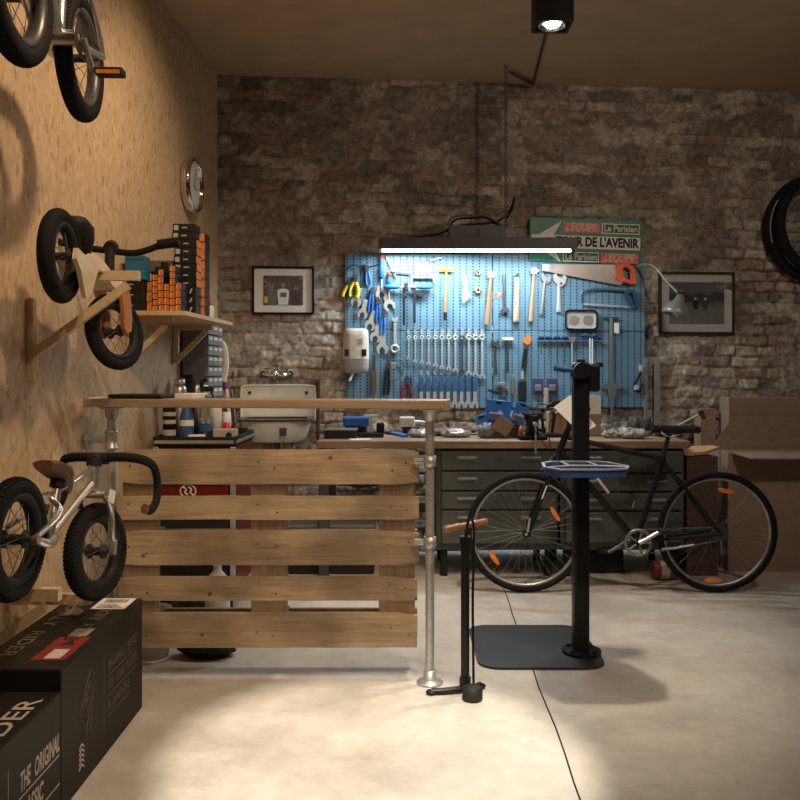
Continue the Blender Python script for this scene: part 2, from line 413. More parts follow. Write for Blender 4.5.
ca = me.color_attributes.new('brick_colour', 'FLOAT_COLOR', 'POINT'); ca.data.foreach_set('color', [x for c in cols for x in c])
me.polygons.foreach_set('use_smooth', [True]*len(fs))
m_br, nt, b = nodes('old_brick'); L = nt.links
va = N(nt, 'ShaderNodeVertexColor', _layer_name='brick_colour'); tc = N(nt, 'ShaderNodeTexCoord')
n1 = N(nt, 'ShaderNodeTexNoise', Scale=45, Detail=6, Roughness=.75); L.new(tc.outputs['Object'], n1.inputs['Vector'])
r1 = ramp(nt, [(.3, (.55,.54,.52)), (.7, (1.4,1.38,1.34))]); L.new(n1.outputs['Fac'], r1.inputs[0])
mx = N(nt, 'ShaderNodeMixRGB', _blend_type='MULTIPLY', Fac=1.0); L.new(va.outputs[0], mx.inputs[1]); L.new(r1.outputs[0], mx.inputs[2])
L.new(mx.outputs[0], b.inputs['Base Color']); b.inputs['Roughness'].default_value = .85
bp = N(nt, 'ShaderNodeBump', Strength=1.0, Distance=.010); L.new(n1.outputs['Fac'], bp.inputs['Height']); L.new(bp.outputs[0], b.inputs['Normal'])
me.materials.append(m_br)
o = bpy.data.objects.new('wall_back', me); C.objects.link(o); o.location = (WX0-.02, WY0, 0); o['kind'] = 'structure'

# ------------------------------------------------------------------ fluorescent fixture with a gear box, chains, cables
t = thing('fluorescent_lamp', 'long dark hooded fluorescent lamp hanging on chains over the blue tool board', 'lamp', (.50, LY, 2.02))
hx0, hx1 = -.64, .64
hood = MB()
sec = [(-.075,-.0), (-.075,.075), (.075,.075), (.075,0), (.066,0), (.066,.066), (-.066,.066), (-.066,0)]
hood.prism(sec, hx0, hx1, 'yz')
hood.bx(hx0, hx0+.006, -.07, .07, .0, .07); hood.bx(hx1-.006, hx1, -.07, .07, .0, .07)
part('hood', hood, M('hood_steel', (.085,.078,.072), .5, .1), t)
tb = MB().cyl((hx0+.02, 0, .012), (hx1-.02, 0, .012), .019)
part('fluorescent_tube', tb, M('tube_glow', (.9,.9,.9), .5, emit=(.86,.95,1.0), es=26), t)
part('lamp_holder', MB().bx(hx0+.004, hx0+.025, -.02, .02, -.012, .05), m_white, t); part('lamp_holder', MB().bx(hx1-.03, hx1-.004, -.025, .025, -.015, .05), m_blk2, t)
part('gear_box', MB().rbox((.0, .02, .118), (.37, .12, .086), .004), M('gear_box_grey', (.10,.105,.10), .5, .2), t)
part('gear_box_latch', MB().bx(.0, .012, -.046, -.039, .09, .135), m_chrome, t)
cb = MB()
cb.path([(-.45,0,.085), (-.3,-.01,.10), (-.2,.0,.13), (-.14,0,.20), (-.02,.01,.215), (.06,0,.215), (.13,0,.17), (.2,0,.16)], .007)
cb.path([(-.42,.02,.09), (-.25,.02,.11), (-.1,.03,.17), (.05,.02,.18), (.15,0,.2), (.22,.02,.27), (.245,0,.35), (.235,0,.28), (.19,0,.2)], .006)
part('power_cable', cb, m_blk2, t)
cc = MB(); cc.path([(-.2,-.02,.16), (-.15,-.03,.215), (-.02,-.03,.225), (.06,-.03,.23), (.1,-.02,.2), (.15,-.03,.17)], .006); part('metal_conduit', cc, m_dsteel, t)
area((.50, LY, 2.015), (.52, LY+.10, 1.0), 24, 1.2, .08, (.80, .93, 1.0))
for k, xx in enumerate((.19,)):
    ch = MB(); z = .075 if k else .16; i = 0
    x1 = 0.19 if k == 0 else -.55; zt = CZ-2.02
    while z < zt:
        ch.torus((xx, 0, z), (0, 1, 0) if i % 2 else (1, 0, 0), .011, .0035, 10, 5); z += .019; i += 1
    part('chain', ch, m_dsteel, t, label='thin steel chain going up to the ceiling')
# pipe run on the ceiling from the spotlight to the chain
cp = MB(); P = [at(553, 2, 4.66), at(533, 88, 5.93), at(510, 78, 5.68)]
P = [Vector((p.x, p.y, CZ-.02)) for p in P]
cp.tube([P[0], P[1]], .010); cp.tube([P[1], P[2]], .010); cp.sph(P[1], .012, 8)
solo('ceiling_cable', cp, m_dsteel, 'dark cable running over the ceiling from the spotlight to the lamp chain', 'cable')
# ceiling spotlight
t = thing('ceiling_spotlight', 'black square ceiling spotlight shining down, above the repair stand', 'spotlight', (.655, 3.70, 2.715))
hb = MB(); hb.plate(rrect(.16, .15, .008), rrect(.135, .125, .02), 0, .20, 'xy'); hb.bx(-.068, .068, -.063, .063, .05, .19).cyl((0,0,.19), (0,0,.513), .012)
part('housing', hb, m_blk2, t)
part('lens', MB().lathe([(.001,.012), (.03,.004), (.036,.012), (.036,.05)], (0,0,0), (0,0,1)), M('spot_glow', (1,1,1), .3, emit=(1,.93,.82), es=60), t)
part('reflector', MB().lathe([(.038,.03), (.056,.002), (.060,.002), (.060,.05), (.038,.05)], (0,0,0), (0,0,1), 24, True), m_chrome, t)
# ------------------------------------------------------------------ wheels and bikes
def wheel(name, parent, c, R, rt, ax=(0,1,0), rimm=None, nsp=16, hubw=.05, tread=True, rim_w=None, label=None, spm=None, reflect=0, sub=None, flat=1.0):
    """wheel part carrying tyre, hub and spokes as its own pieces; c and ax in the thing's frame"""
    ax = Vector(ax).normalized(); a = Vector((0,0,1)); a = (a-ax*a.dot(ax)).normalized(); b_ = ax.cross(a); c = Vector(c)
    Rr = R-2*rt; rimm = rimm or m_blk2
    rw = rim_w or rt*.8
    rim = MB().lathe([(Rr+rt*.35, -rw), (Rr+rt*.35, rw), (Rr-.004, rw*.9), (Rr-.012, rw*.4), (Rr-.012, -rw*.4), (Rr-.004, -rw*.9)], c, ax, 48, True)
    wh = part(name, rim, rimm, parent, label=label)
    ty = MB(); ty.torus(c, ax, R-rt, rt, 56, 12, flat)
    if tread:
        n = int(2*pi*R/.014)
        for k in range(n):
            th = 2*pi*k/n
            for s in (-1, 0, 1):
                ph = s*.62+(.0)
                rad = (R-rt)+rt*cos(ph)*1.0; h = rt*sin(ph)*flat
                d = a*cos(th+(.5*2*pi/n if s == 0 else 0))+b_*sin(th+(.5*2*pi/n if s == 0 else 0))
                nrm = (d*cos(ph)+ax*sin(ph)).normalized(); tg = ax.cross(d).normalized(); cr = nrm.cross(tg)
                Mx = Matrix((tg, cr, nrm)).transposed()
                ty.box(c+d*rad+ax*h, (.0075, rt*.42, .0035), Mx)
    part('tyre', ty, m_rub, wh)
    hb = MB().lathe([(.001,-hubw), (.008,-hubw), (.008,-hubw*.8), (.024,-hubw*.7), (.024,-hubw*.6), (.013,-hubw*.5), (.013,hubw*.5), (.024,hubw*.6), (.024,hubw*.7), (.008,hubw*.8), (.008,hubw), (.001,hubw)], c, ax, 16)
    part('hub', hb, m_blk2 if rimm is not m_alu else m_dsteel, wh)
    for k in range(nsp):
        th = 2*pi*k/nsp; s = 1 if k % 2 else -1
        th2 = th+(.45 if (k//2) % 2 else -.45)
        p0 = c+ax*s*hubw*.62+(a*cos(th2)+b_*sin(th2))*.021
        p1 = c+(a*cos(th)+b_*sin(th))*(Rr-.008)
        part('spoke', MB().tube([p0, p1], .0011, 5), spm or m_dsteel, wh)
    return wh
def frame_rot(f, roll=0.0):
    x = Vector(f).normalized(); y = Vector((0,0,1)).cross(x).normalized(); z = x.cross(y)
    R = Matrix((x, y, z)).transposed()
    return (R @ Rx(roll)).to_euler()

# silver balance bike with drop bars, on its wall brackets -------------------------------------
A = Vector((-1.005, 2.24, .795)); B = Vector((-.985, 2.79, .648))
t = thing('balance_bike', 'silver aluminium kids balance bike with black drop bars and a dark brown saddle', 'balance bike', A, frame_rot(B-A), 'kids bikes on the plywood wall')
WB = (B-A).length
wheel('rear_wheel', t, (0,0,0), .160, .025, hubw=.045, nsp=20)
wheel('front_wheel', t, (WB,0,0), .155, .025, ax=(.22,1,0), hubw=.04, nsp=20)
fr = MB()
for s in (-1, 1):
    fr.path([(0, s*.055, 0), (.05, s*.055, .035), (.11, s*.052, .07), (.165, s*.04, .115), (.15, s*.02, .155), (.185, s*.006, .175)], .0095, 10)
    fr.path([(0, s*.055, 0), (.09, s*.055, -.008), (.2, s*.022, .012)], .011, 10)
    fr.cyl((0, s*.05, 0), (0, s*.066, 0), .014)
fr.tube([(.205, 0, -.01), (.225, 0, .215)], .0135)
fr.tube([(.205, 0, .01), (.475, 0, .245)], .0145, flat=.8)
fr.tube([(.222, 0, .19), (.485, 0, .315)], .0115)
fr.tube([(.487, 0, .225), (.478, 0, .345)], .019)
part('frame', fr, m_alu, t)
fk = MB()
for s in (-1, 1):
    fk.path([(.487, s*.012, .205), (.50, s*.042, .185), (.535, s*.05, .12), (.552, s*.05, .05), (WB, s*.05, -.0)], .0105)
    fk.cyl((WB, s*.045, 0), (WB, s*.062, 0), .012)
fk.cyl((.487,-.045,.2), (.487,.045,.2), .016)
part('fork', fk, m_alu, t, label='silver fork')
part('seat_post', MB().tube([(.223,0,.2), (.232,0,.30)], .0145).cyl((.222,0,.205), (.225,0,.235), .022), m_blk2, t)
sd = MB(); 
prof = [(.10,.035,.333), (.13,.058,.34), (.18,.068,.338), (.23,.058,.328), (.275,.034,.318), (.315,.022,.31), (.335,.010,.304)]
def saddle(mb, prof, th=.03, k=10):
    n = len(prof); rings = []
    for (x, wd, z) in prof:
        rings.append([(x, wd*cos(2*pi*i/12), z+(th*.35 if sin(2*pi*i/12) > 0 else th)*sin(2*pi*i/12)*(1 if sin(2*pi*i/12) > 0 else .9)) for i in range(12)])
    vs = [v for g in rings for v in g]; fs = []
    for i in range(n-1):
        for j in range(12): q = (j+1) % 12; fs.append((i*12+j, i*12+q, i*12+12+q, i*12+12+j))
    mb.add(vs, fs, True); mb.add(rings[0], [list(range(12))[::-1]], True); mb.add(rings[-1], [list(range(12))], True); return mb
part('saddle', saddle(sd, prof), m_brown, t, label='dark brown saddle')
st = MB().tube([(.478,0,.34), (.476,0,.375)], .024).tube([(.476,0,.385), (.515,0,.40)], .018).cyl((.515,-.03,.40), (.515,.03,.40), .02)
part('stem', st, m_blk2, t)
hb_ = MB(); pts = []
for s in (1, -1):
    w_ = [(.515, 0, .40), (.515, s*.09, .405), (.53, s*.165, .40), (.58, s*.20, .385), (.625, s*.205, .335), (.615, s*.21, .275), (.56, s*.215, .24), (.50, s*.215, .235)]
    hb_.path(w_, .0155, 10, sub=5)
part('handlebar', hb_, m_rub, t, label='black taped drop handlebar')
part('bar_end_plug', MB().cyl((.50,-.215,.235), (.492,-.215,.235), .016), m_brown, t); part('bar_end_plug', MB().cyl((.50,.215,.235), (.492,.215,.235), .016), m_brown, t)
part('price_tag', MB().box((.505,-.058,.195), (.05,.002,.055), Ry(.15)), m_paper, t, label='white paper tag')
for ch in t.children:
    k = ch.name.split('.')[0]
    if k in ('frame', 'fork', 'seat_post', 'stem', 'saddle', 'handlebar', 'bar_end_plug', 'price_tag'):
        for v in ch.data.vertices:
            x, y, z = v.co
            if k in ('frame', 'fork', 'seat_post', 'price_tag'): z = z*.74+.03*x/WB if z > 0 else z
            elif k == 'stem': z = .265+(z-.34)*.75 if z < .38 else z-.105
            elif k == 'saddle': z = (z-.32)*.9+.200-(x-.2)*.05; y *= .78; x = .215+(x-.215)*.82
            else: z -= .105; y *= (.80 if y < 0 else .72)
            v.co = (x, y, z)
# wooden balance bike ---------------------------------------------------------------------------
A = Vector((-1.125, 2.85, 1.614)); B = Vector((-1.14, 3.44, 1.39)); WB = (B-A).length
t = thing('balance_bike', 'wooden balance bike with black saddle, tilted nose down beside the wall shelf', 'balance bike', A, frame_rot(B-A), 'kids bikes on the plywood wall')
wheel('rear_wheel', t, (0,0,0), .158, .027, hubw=.04, nsp=16, tread=False)
wheel('front_wheel', t, (WB,0,0), .155, .025, ax=(.50,1,0), hubw=.04, nsp=16, tread=False)
m_ply2 = wood('birch_ply', (.62,.46,.29), (.76,.60,.40), 0, 2, .45, 0)
fo = [(-.02,.02), (.04,.03), (.085,.045), (.11,.07), (.15,.09), (.22,.105), (.36,.115), (.47,.14), (.47,.095), (.36,.07), (.24,.065), (.195,.05), (.175,.0), (.155,-.07), (.11,-.10), (.07,-.07), (.03,-.035), (-.02,-.02)]
part('frame', MB().prism(fo, -.062, -.046).prism(fo, .046, .062).prism([(.16,.075), (.2,.10), (.46,.13), (.46,.10), (.25,.075)], -.046, .046), m_ply2, t, label='pale bent plywood frame')
m_lac = wood('orange_lacquered_wood', (.33,.135,.045), (.45,.21,.075), 2, 2, .3, 0)
fk = MB(); d = .42
fp = [(.0,-.02), (.022,0), (.02,.05), (-.005,.14), (-.04,.2), (-.075,.235), (-.10,.22), (-.085,.17), (-.05,.12), (-.03,.05), (-.022,0)]
fp = [(WB+a_, z_) for a_, z_ in fp]
Rst = Matrix.Rotation(-.42, 4, 'Z'); T0 = Matrix.Translation((WB,0,0))
Tm = T0 @ Rst @ T0.inverted()
fk.prism(fp, -.064, -.046).prism(fp, .046, .064).bx(WB-.10, WB-.05, -.05, .05, .19, .225); fk.xf(Tm)
part('fork', fk, m_lac, t, label='orange brown lacquered wooden fork')
part('saddle', saddle(MB(), [(.02,.03,.145), (.045,.055,.165), (.10,.062,.165), (.15,.05,.145), (.19,.03,.125), (.215,.014,.11)], .05), m_blk2, t)
part('seat_post', MB().tube([(.11,0,.06), (.10,0,.15)], .02), m_blk2, t)
part('steerer', MB().tube([(.505,0,.12), (.455,0,.285)], .019).tube([(.455,0,.28), (.475,0,.30)], .028), m_blk2, t)
hb_ = MB(); hb_.path([(.46,.20,.31), (.48,.12,.30), (.495,0,.29), (.50,-.08,.285), (.49,-.14,.295), (.48,-.20,.315), (.475,-.25,.32)], .013)
hb_.tube([(.48,-.18,.312), (.475,-.26,.322)], .020); hb_.tube([(.46,.20,.31), (.45,.26,.312)], .018)
part('handlebar', hb_, m_rub, t)
# silver pedal bike near the ceiling -------------------------------------------------------------
A = Vector((-1.03, 2.77, 2.235)); B = Vector((-1.0, 2.24, 2.22)); WB = (B-A).length
t = thing('kids_bike', 'small silver kids pedal bike with knobbly black tyres, highest on the plywood wall', 'bicycle', A, frame_rot(B-A), 'kids bikes on the plywood wall')
m_greyrim = M('grey_rim', (.10,.10,.10), .4, .5)
wheel('rear_wheel', t, (0,0,.005), .198, .028, hubw=.055, nsp=20, rimm=m_greyrim)
wheel('front_wheel', t, (WB+.0,0,.015), .200, .030, ax=(.04,1,0), hubw=.045, nsp=20, rimm=m_greyrim)
fr = MB()
for s in (-1, 1):
    fr.path([(0, s*.072, .01), (.05, s*.072, .0), (.13, s*.05, -.0), (.20, s*.03, -.0)], .0095)
    fr.path([(0, s*.072, .01), (.04, s*.07, .09), (.10, s*.05, .22), (.14, s*.02, .33)], .008)
fr.cyl((.20,-.05,0), (.20,.05,0), .024); fr.tube([(.20,0,0), (.14,0,.36)], .016)
fr.tube([(.20,0,0), (.36,0,.17), (.43,0,.34)], .019); fr.tube([(.15,0,.30), (.42,0,.39)], .015); fr.tube([(.45,0,.30), (.41,0,.44)], .02)
part('frame', fr, m_alu, t)
fk = MB()
for s in (-1, 1): fk.path([(.44,0,.30), (.46, s*.05,.26), (.49, s*.055,.1), (WB, s*.055, 0)], .012)
part('fork', fk, m_blk2, t)
cr = MB().lathe([(.016,.056), (.042,.056), (.048,.058), (.042,.060), (.016,.060)], (.20,0,0), (0,1,0), 32)
part('chainring', cr, m_dsteel, t)
part('crank_arm', MB().tube([(.20,.07,0), (.155,.085,-.082)], .010), m_alu, t, label='silver crank arm'); part('crank_arm', MB().tube([(.20,-.07,0), (.245,-.085,.095)], .009), m_alu, t, label='silver crank arm')
pd = MB().rbox((.15,.135,-.085), (.05,.085,.022), .004); pp = part('pedal', pd, m_blk2, t)
part('pedal_reflector', MB().bx(.122,.1245,.10,.17,-.092,-.082), M('amber', (.75,.22,.02), .3), pp); part('pedal_reflector', MB().bx(.1755,.178,.10,.17,-.095,-.084), M('amber', (.75,.22,.02), .3), pp)
part('pedal', MB().rbox((.25,-.135,.10), (.06,.085,.018), .004), m_blk2, t)
hb_ = MB().path([(.40,-.24,.56), (.41,-.1,.55), (.42,0,.5), (.41,.1,.55), (.40,.24,.56)], .012); part('handlebar', hb_, m_blk2, t)
part('saddle', saddle(MB(), [(.02,.04,.42), (.06,.06,.425), (.12,.055,.42), (.18,.03,.415), (.23,.016,.41)], .03), m_blk2, t)
part('chain', MB().tube([(.20,.062,.055), (0,.062,.03)], .004, 6).tube([(.20,.062,-.055), (0,.062,-.03)], .004, 6), m_dsteel, t)

# wooden wall brackets ---------------------------------------------------------------------------
def bracket(Y, Zt, ln, drop, label, ax0=.2, th=.030, grp='wooden brackets on the plywood wall', up=None):
    x0 = leftX(Y)
    t = thing('wall_bracket', label, 'bracket', (x0, Y, Zt-drop), 0, grp)
    part('arm', MB().bx(ax0, ln, -th/2, th/2, drop-.035, drop), m_pine, t)
    p0 = Vector((.012, 0, .012)); p1 = Vector((ln-.04, 0, drop-.052)); d = p1-p0
    if up: part('upright', MB().bx(.002, .026, -th/2, th/2, -up, .22), m_pine, t)
    part('brace', MB().box((p0+p1)/2, (d.length, th*.8, .03), Ry(-math.atan2(d.z, d.x))), m_pine, t)
    return t
bracket(3.12, 1.597, .405, .32, 'pale wooden triangular bracket under the wooden balance bike', .22, up=.08)
bracket(2.41, .625, .43, .33, 'pale wooden bracket under the rear wheel of the silver balance bike', .30)
bracket(2.95, .47, .30, .22, 'pale wooden bracket between the silver balance bike front wheel and the wall', .02)

# ------------------------------------------------------------------ shelf
def obx(x0, x1, y0, y1, z0, z1):     # box whose wall side follows the left wall
    return MB().bx(x0, x1, y0, y1, z0, z1)
sh = MB(); SZ = 1.515
sh.add([(leftX(4.0)+.003,4.0,SZ-.02), (-1.0,4.0,SZ-.02), (-.958,4.92,SZ-.02), (leftX(4.92)+.003,4.92,SZ-.02), (leftX(4.0)+.003,4.0,SZ), (-1.0,4.0,SZ), (-.958,4.92,SZ), (leftX(4.92)+.003,4.92,SZ)],
       [(3,2,1,0), (4,5,6,7), (0,1,5,4), (1,2,6,5), (2,3,7,6), (3,0,4,7)])
t = thing('wall_shelf', 'pale wooden wall shelf loaded with black and orange boxes', 'shelf', (-1.15, 4.46, SZ-.24))
part('shelf_board', sh, m_pine, t, world=True)
for Y in (4.12, 4.82):
    x0 = leftX(Y); br = MB().bx(x0+.003, x0+.033, Y-.014, Y+.014, SZ-.235, SZ-.021).bx(x0+.034, x0+.22, Y-.014, Y+.014, SZ-.05, SZ-.0205)
    p0 = Vector((x0+.03, Y, SZ-.215)); p1 = Vector((x0+.185, Y, SZ-.06)); d = p1-p0
    br.box((p0+p1)/2, (d.length, .024, .026), Ry(-math.atan2(d.z, d.x)))
    part('bracket', br, m_pine, t, world=True)
# boxed inner tubes: black card, orange ends
GB = 'bicycle tube boxes on the wall shelf'
m_lab = M('pale_label', (.42,.40,.42), .6)
def tubebox(x, y, z, w_, d_, h_, label, rot=0, style='side', end=m_orange):
    t = thing('tube_box', label, 'box', (x, y, z), rot, GB)
    part('carton', MB().rbox((0,0,h_/2), (w_, d_, h_-.0006), .0015, seg=1), m_cardblk, t)
    if style == 'side':
        part('end_flap', MB().bx(w_/2, w_/2+.0012, -d_/2+.002, d_/2-.002, .002, h_-.003), end, t)
        part('label_patch', MB().bx(-w_/2+.006, -w_/2+.028, -d_/2-.001, -d_/2+.0005, .006, h_-.008), m_lab, t)
        part('printed_line', MB().bx(-w_/2+.045, -w_/2+.07, -d_/2-.001, -d_/2+.0005, h_*.42, h_*.56), m_print, t)
    elif style == 'front':
        part('end_flap', MB().bx(-w_/2+.001, w_/2-.001, -d_/2-.0012, -d_/2, .0015, h_-.002), end, t)
    elif style == 'line':
        part('printed_line', MB().bx(-w_/2+.012, -w_/2+.04, -d_/2-.001, -d_/2+.0005, h_*.5, h_*.6), m_print, t)
    elif style == 'mark':
        part('printed_line', MB().prism([(-.008,.012), (.0,.012), (.008,h_-.01), (.0,h_-.01)], -d_/2-.001, -d_/2), m_print, t)
    return t
yq = 4.52
# tall stack
z = SZ
for k in range(3):
    for q in range(2):
        tubebox(-1.075+q*.050, 4.27, z, .048, .11, .044, f'black tube box with slanted mark, {"left" if q == 0 else "right"} one, {ORD[k]} layer up under the tall stack', style='mark')
    z += .0445
zz = z
for k in range(8):
    top = k >= 6
    tubebox(-1.055-(.008 if top else 0)+random.uniform(-.003,.003), 4.28, z, .110, .10, .0385, f'{ORD[k]} box up in the tall black-fronted stack of tube boxes', style='side' if not top else 'side', end=m_orange if k < 6 else m_cardblk); z += .039
zt = z
# orange column at the room side, behind
for k in range(9):
    tubebox(-1.003, 4.395+.006*(k % 2), SZ+k*.0465, .036, .11, .046, f'orange-fronted tube box, {ORD[k]} from the bottom beside the red-capped bottle', style='front')
# lower stacks with orange fronts
zs = [(-1.185, 3, .047), (-1.158, 6, .029), (-1.131, 6, .033), (-1.104, 4, .033), (-1.077, 7, .031), (-1.050, 4, .034)]
names = ['leftmost', 'second', 'third', 'fourth', 'tallest', 'rightmost']
for ci, (x, n, h) in enumerate(zs):
    z = SZ
    for k in range(n):
        tubebox(x+random.uniform(-.0005,.0005), 4.135+random.uniform(-.004,.006), z, .0255, .13, h, f'orange-fronted tube box, {ORD[k]} from the bottom of the {names[ci]} low stack', style='front'); z += h+.0006
    if ci in (1, 2): tubebox(x, 4.135, z+.0, .0255, .05, .04, f'black tube box standing on top of the {names[ci]} low stack', style='none')
z = SZ
for k in range(4):
    tubebox(-1.19, 4.30, z, .13, .10, .052, f'wide black tube box {ORD[k]} from the bottom behind the low orange stacks', style='side', end=m_cardblk); z += .0525
solo('brown_box', MB().rbox((0,0,.028), (.135,.11,.056), .003), M('brown_print', (.12,.085,.07), .6), 'dull brown carton with blue end lying on top of the wide black boxes', 'box', loc=(-1.19, 4.30, z))
t = thing('blue_box', 'blue carton on top of black boxes at the near end of the shelf', 'box', (-1.240, 4.065, SZ+.148))
part('carton', MB().rbox((0,0,.056), (.09,.10,.112), .002), M('teal_blue_card', (.015,.15,.27), .55), t)
part('lid_edge', MB().bx(-.043,.043,-.051,-.0498,.09,.093), m_cardblk, t)
for k in range(3): tubebox(-1.245, 4.065, SZ+.049*k, .085, .09, .0485, f'black tube box, {ORD[k]} from the bottom under the blue carton', style='line')
t = thing('glue_bottle', 'small white bottle with pointed red cap at the far end of the shelf', 'bottle', (-.998, 4.53, SZ))
part('bottle_body', MB().lathe([(.001,0), (.017,0), (.018,.004), (.018,.055), (.012,.066), (.001,.066)], seg=16), m_white, t)
part('cap', MB().lathe([(.012,.0665), (.013,.07), (.012,.085), (.005,.09), (.003,.118), (.001,.12)], seg=16), m_red, t)

# wall clock -------------------------------------------------------------------------------------
cy_ = 5.10; cz_ = 2.335
t = thing('wall_clock', 'round silver-rimmed wall clock with white face on the plywood wall', 'clock', (leftX(cy_)+.003, cy_, cz_), -LA)
part('clock_case', MB().lathe([(.001,0), (.155,0), (.163,.01), (.163,.045), (.155,.056), (.145,.056), (.139,.042), (.139,.03), (.001,.03)], (0,0,0), (1,0,0), 40), m_chrome, t, label='shiny metal rim')
face = part('clock_face', MB().cyl((.0305,0,0), (.034,0,0), .138, seg=40), m_paper, t)
hm = MB()
for k in range(12):
    a = 2*pi*k/12; hm.box((.035, sin(a)*.118, cos(a)*.118), (.001, .006, .02), Rx(-a))
part('hour_marks', hm, m_ink, face)
part('hour_hand', MB().box((.037, .025*sin(1.9), .025*cos(1.9)), (.001,.007,.06), Rx(-1.9)), m_ink, t); part('minute_hand', MB().box((.039, .04*sin(.35), .04*cos(.35)), (.001,.005,.09), Rx(-.35)), m_ink, t)

# ------------------------------------------------------------------ small parts cabinet on the left wall
t = thing('parts_cabinet', 'dark grey small-parts drawer cabinet on the plywood wall under the shelf', 'cabinet', (-1.185, 5.15, 1.075))
x0 = -1.262; x1 = -1.12; y0, y1 = 4.95, 5.37; z0, z1 = 1.075, 1.515
part('cabinet_body', MB().bx(-1.252, x1-.006, y0, y1, z0, z1-.003), m_grey, t, world=True)
for r_ in range(7):
    for c_ in range(3):
        ya = y0+.012+c_*(y1-y0-.02)/3; za = z0+.01+r_*(z1-z0-.012)/7; dh = (z1-z0)/7-.01; dw = (y1-y0)/3-.012
        d = part('drawer', MB().bx(x1-.006, x1+.014, ya, ya+dw, za, za+dh), M('drawer_grey', (.24,.245,.26), .4), t, world=True)
        part('drawer_label', MB().bx(x1+.0141, x1+.0155, ya+dw*.2, ya+dw*.8, za+dh*.55, za+dh*.85), m_paper, d, world=True)
# white curved guard hanging next to it
t = thing('mudguard', 'white curved mudguard with purple tip hanging beside the grey drawer cabinet', 'mudguard', (-1.09, 5.28, .98))
gd = MB().path([(-1.145,5.46,1.42), (-1.12,5.46,1.40), (-1.105,5.46,1.33), (-1.105,5.46,1.25), (-1.12,5.46,1.17)], .018, 10, flat=.4)
part('guard', gd, m_white, t, world=True)
part('guard_tip', MB().path([(-1.12,5.46,1.17), (-1.11,5.46,1.13), (-1.10,5.46,1.10)], .014, 8, flat=.4), M('purple', (.16,.03,.15), .4), t, world=True)
for k in range(2):
    p = MB().tube([(-1.10+.03*k,5.46,1.12), (-1.07+.035*k,5.42,.90)], .009 if k else .011)
    part('stay', p, m_white if k == 0 else m_dsteel, t, world=True)
# ------------------------------------------------------------------ counter: plank on pipe posts
CA = Vector((-1.285, 3.62, 1.09)); CB = Vector((.19, 3.40, 1.082)); dd = CB-CA; ang = math.atan2(dd.y, dd.x)
t = thing('counter_rail', 'narrow wooden counter plank on galvanised pipe posts above the pallet', 'counter', ((CA+CB)/2), ang)
ln = dd.length
part('plank', MB().rbox((0, 0, .017), (ln, .20, .034), .004), m_plank, t)
def wp(x, y=0, z=0): return Vector((x, y, z))
inv = Rz(-ang); cen = (CA+CB)/2
def loc_(p): return inv @ (Vector(p)-cen)
def post(px, py, label):
    b0 = loc_((px, py, 0)); b1 = Vector((b0.x, b0.y, 0))
    z0 = -cen.z+.001
    p = part('post', MB().cyl((b0.x, b0.y, z0+.01), (b0.x, b0.y, -.002), .0175, seg=20), m_galv, t)
    part('floor_flange', MB().lathe([(.001,0), (.052,0), (.052,.007), (.030,.010), (.026,.016), (.0235,.05), (.0175,.052)], (b0.x, b0.y, z0), (0,0,1), 24), m_galv, p)
    part('plank_flange', MB().lathe([(.0175,-.05), (.024,-.045), (.026,-.012), (.05,-.008), (.05,-.001), (.001,-.001)], (b0.x, b0.y, 0), (0,0,1), 24), m_galv, p)
    return b0, z0, p
b0, z0, p = post(.118, 3.40, '')
for zz in (.877, .557):
    zc = zz-cen.z
    c = MB().lathe([(.018,-.022), (.0245,-.022), (.0245,.022), (.018,.022)], (b0.x, b0.y, zc), (0,0,1), 20, True)
    c.cyl((b0.x-.022, b0.y, zc+.006), (b0.x-.062, b0.y+.004, zc+.006), .006); c.cyl((b0.x-.022, b0.y, zc-.008), (b0.x-.062, b0.y+.004, zc-.008), .006)
    c.cyl((b0.x, b0.y-.02, zc), (b0.x, b0.y-.036, zc), .009, seg=8)
    part('pallet_clamp', c, m_galv, p)
b0, z0, p = post(-1.21, 3.605, '')
zc = 1.23-68/F*3.6-cen.z
tee = MB().lathe([(.018,-.04), (.026,-.04), (.026,-.03), (.023,-.028), (.023,.028), (.026,.03), (.026,.04), (.018,.04)], (b0.x, b0.y, zc), (0,0,1), 20, True)
tee.cyl((b0.x-.02, b0.y, zc), (b0.x-.10, b0.y, zc), .015); tee.cyl((b0.x-.098, b0.y, zc), (b0.x-.106, b0.y, zc), .036)
part('pipe_tee', tee, m_galv, p, label='pipe tee with stub to the wall')
# items on the plank
PZ = 1.117
def on_plank(px): 
    k = (px-400)/F; s = (k*CA.y-CA.x)/(dd.x-k*dd.y); return CA+dd*s
p = on_plank(142)
solo('tablet', MB().rbox((0,0,.011), (.23,.15,.014), .004), m_blk2, 'flat black closed tablet lying on the left end of the counter plank', 'tablet', loc=(p.x+.0, p.y, PZ+.003), rot=ang)
p = on_plank(103)
solo('paper_sheet', MB().rbox((0,0,.004), (.12,.12,.005), .001), m_paper, 'thin white paper stack at the far left end of the counter plank', 'paper', loc=(p.x+.02, p.y, PZ+.001), rot=ang+.1)
p = on_plank(196)
solo('notebook', MB().rbox((0,0,.013), (.08,.13,.022), .003), m_white, 'small pale box beside the black tablet on the counter plank', 'box', loc=(p.x-.025, p.y, PZ+.001), rot=ang)

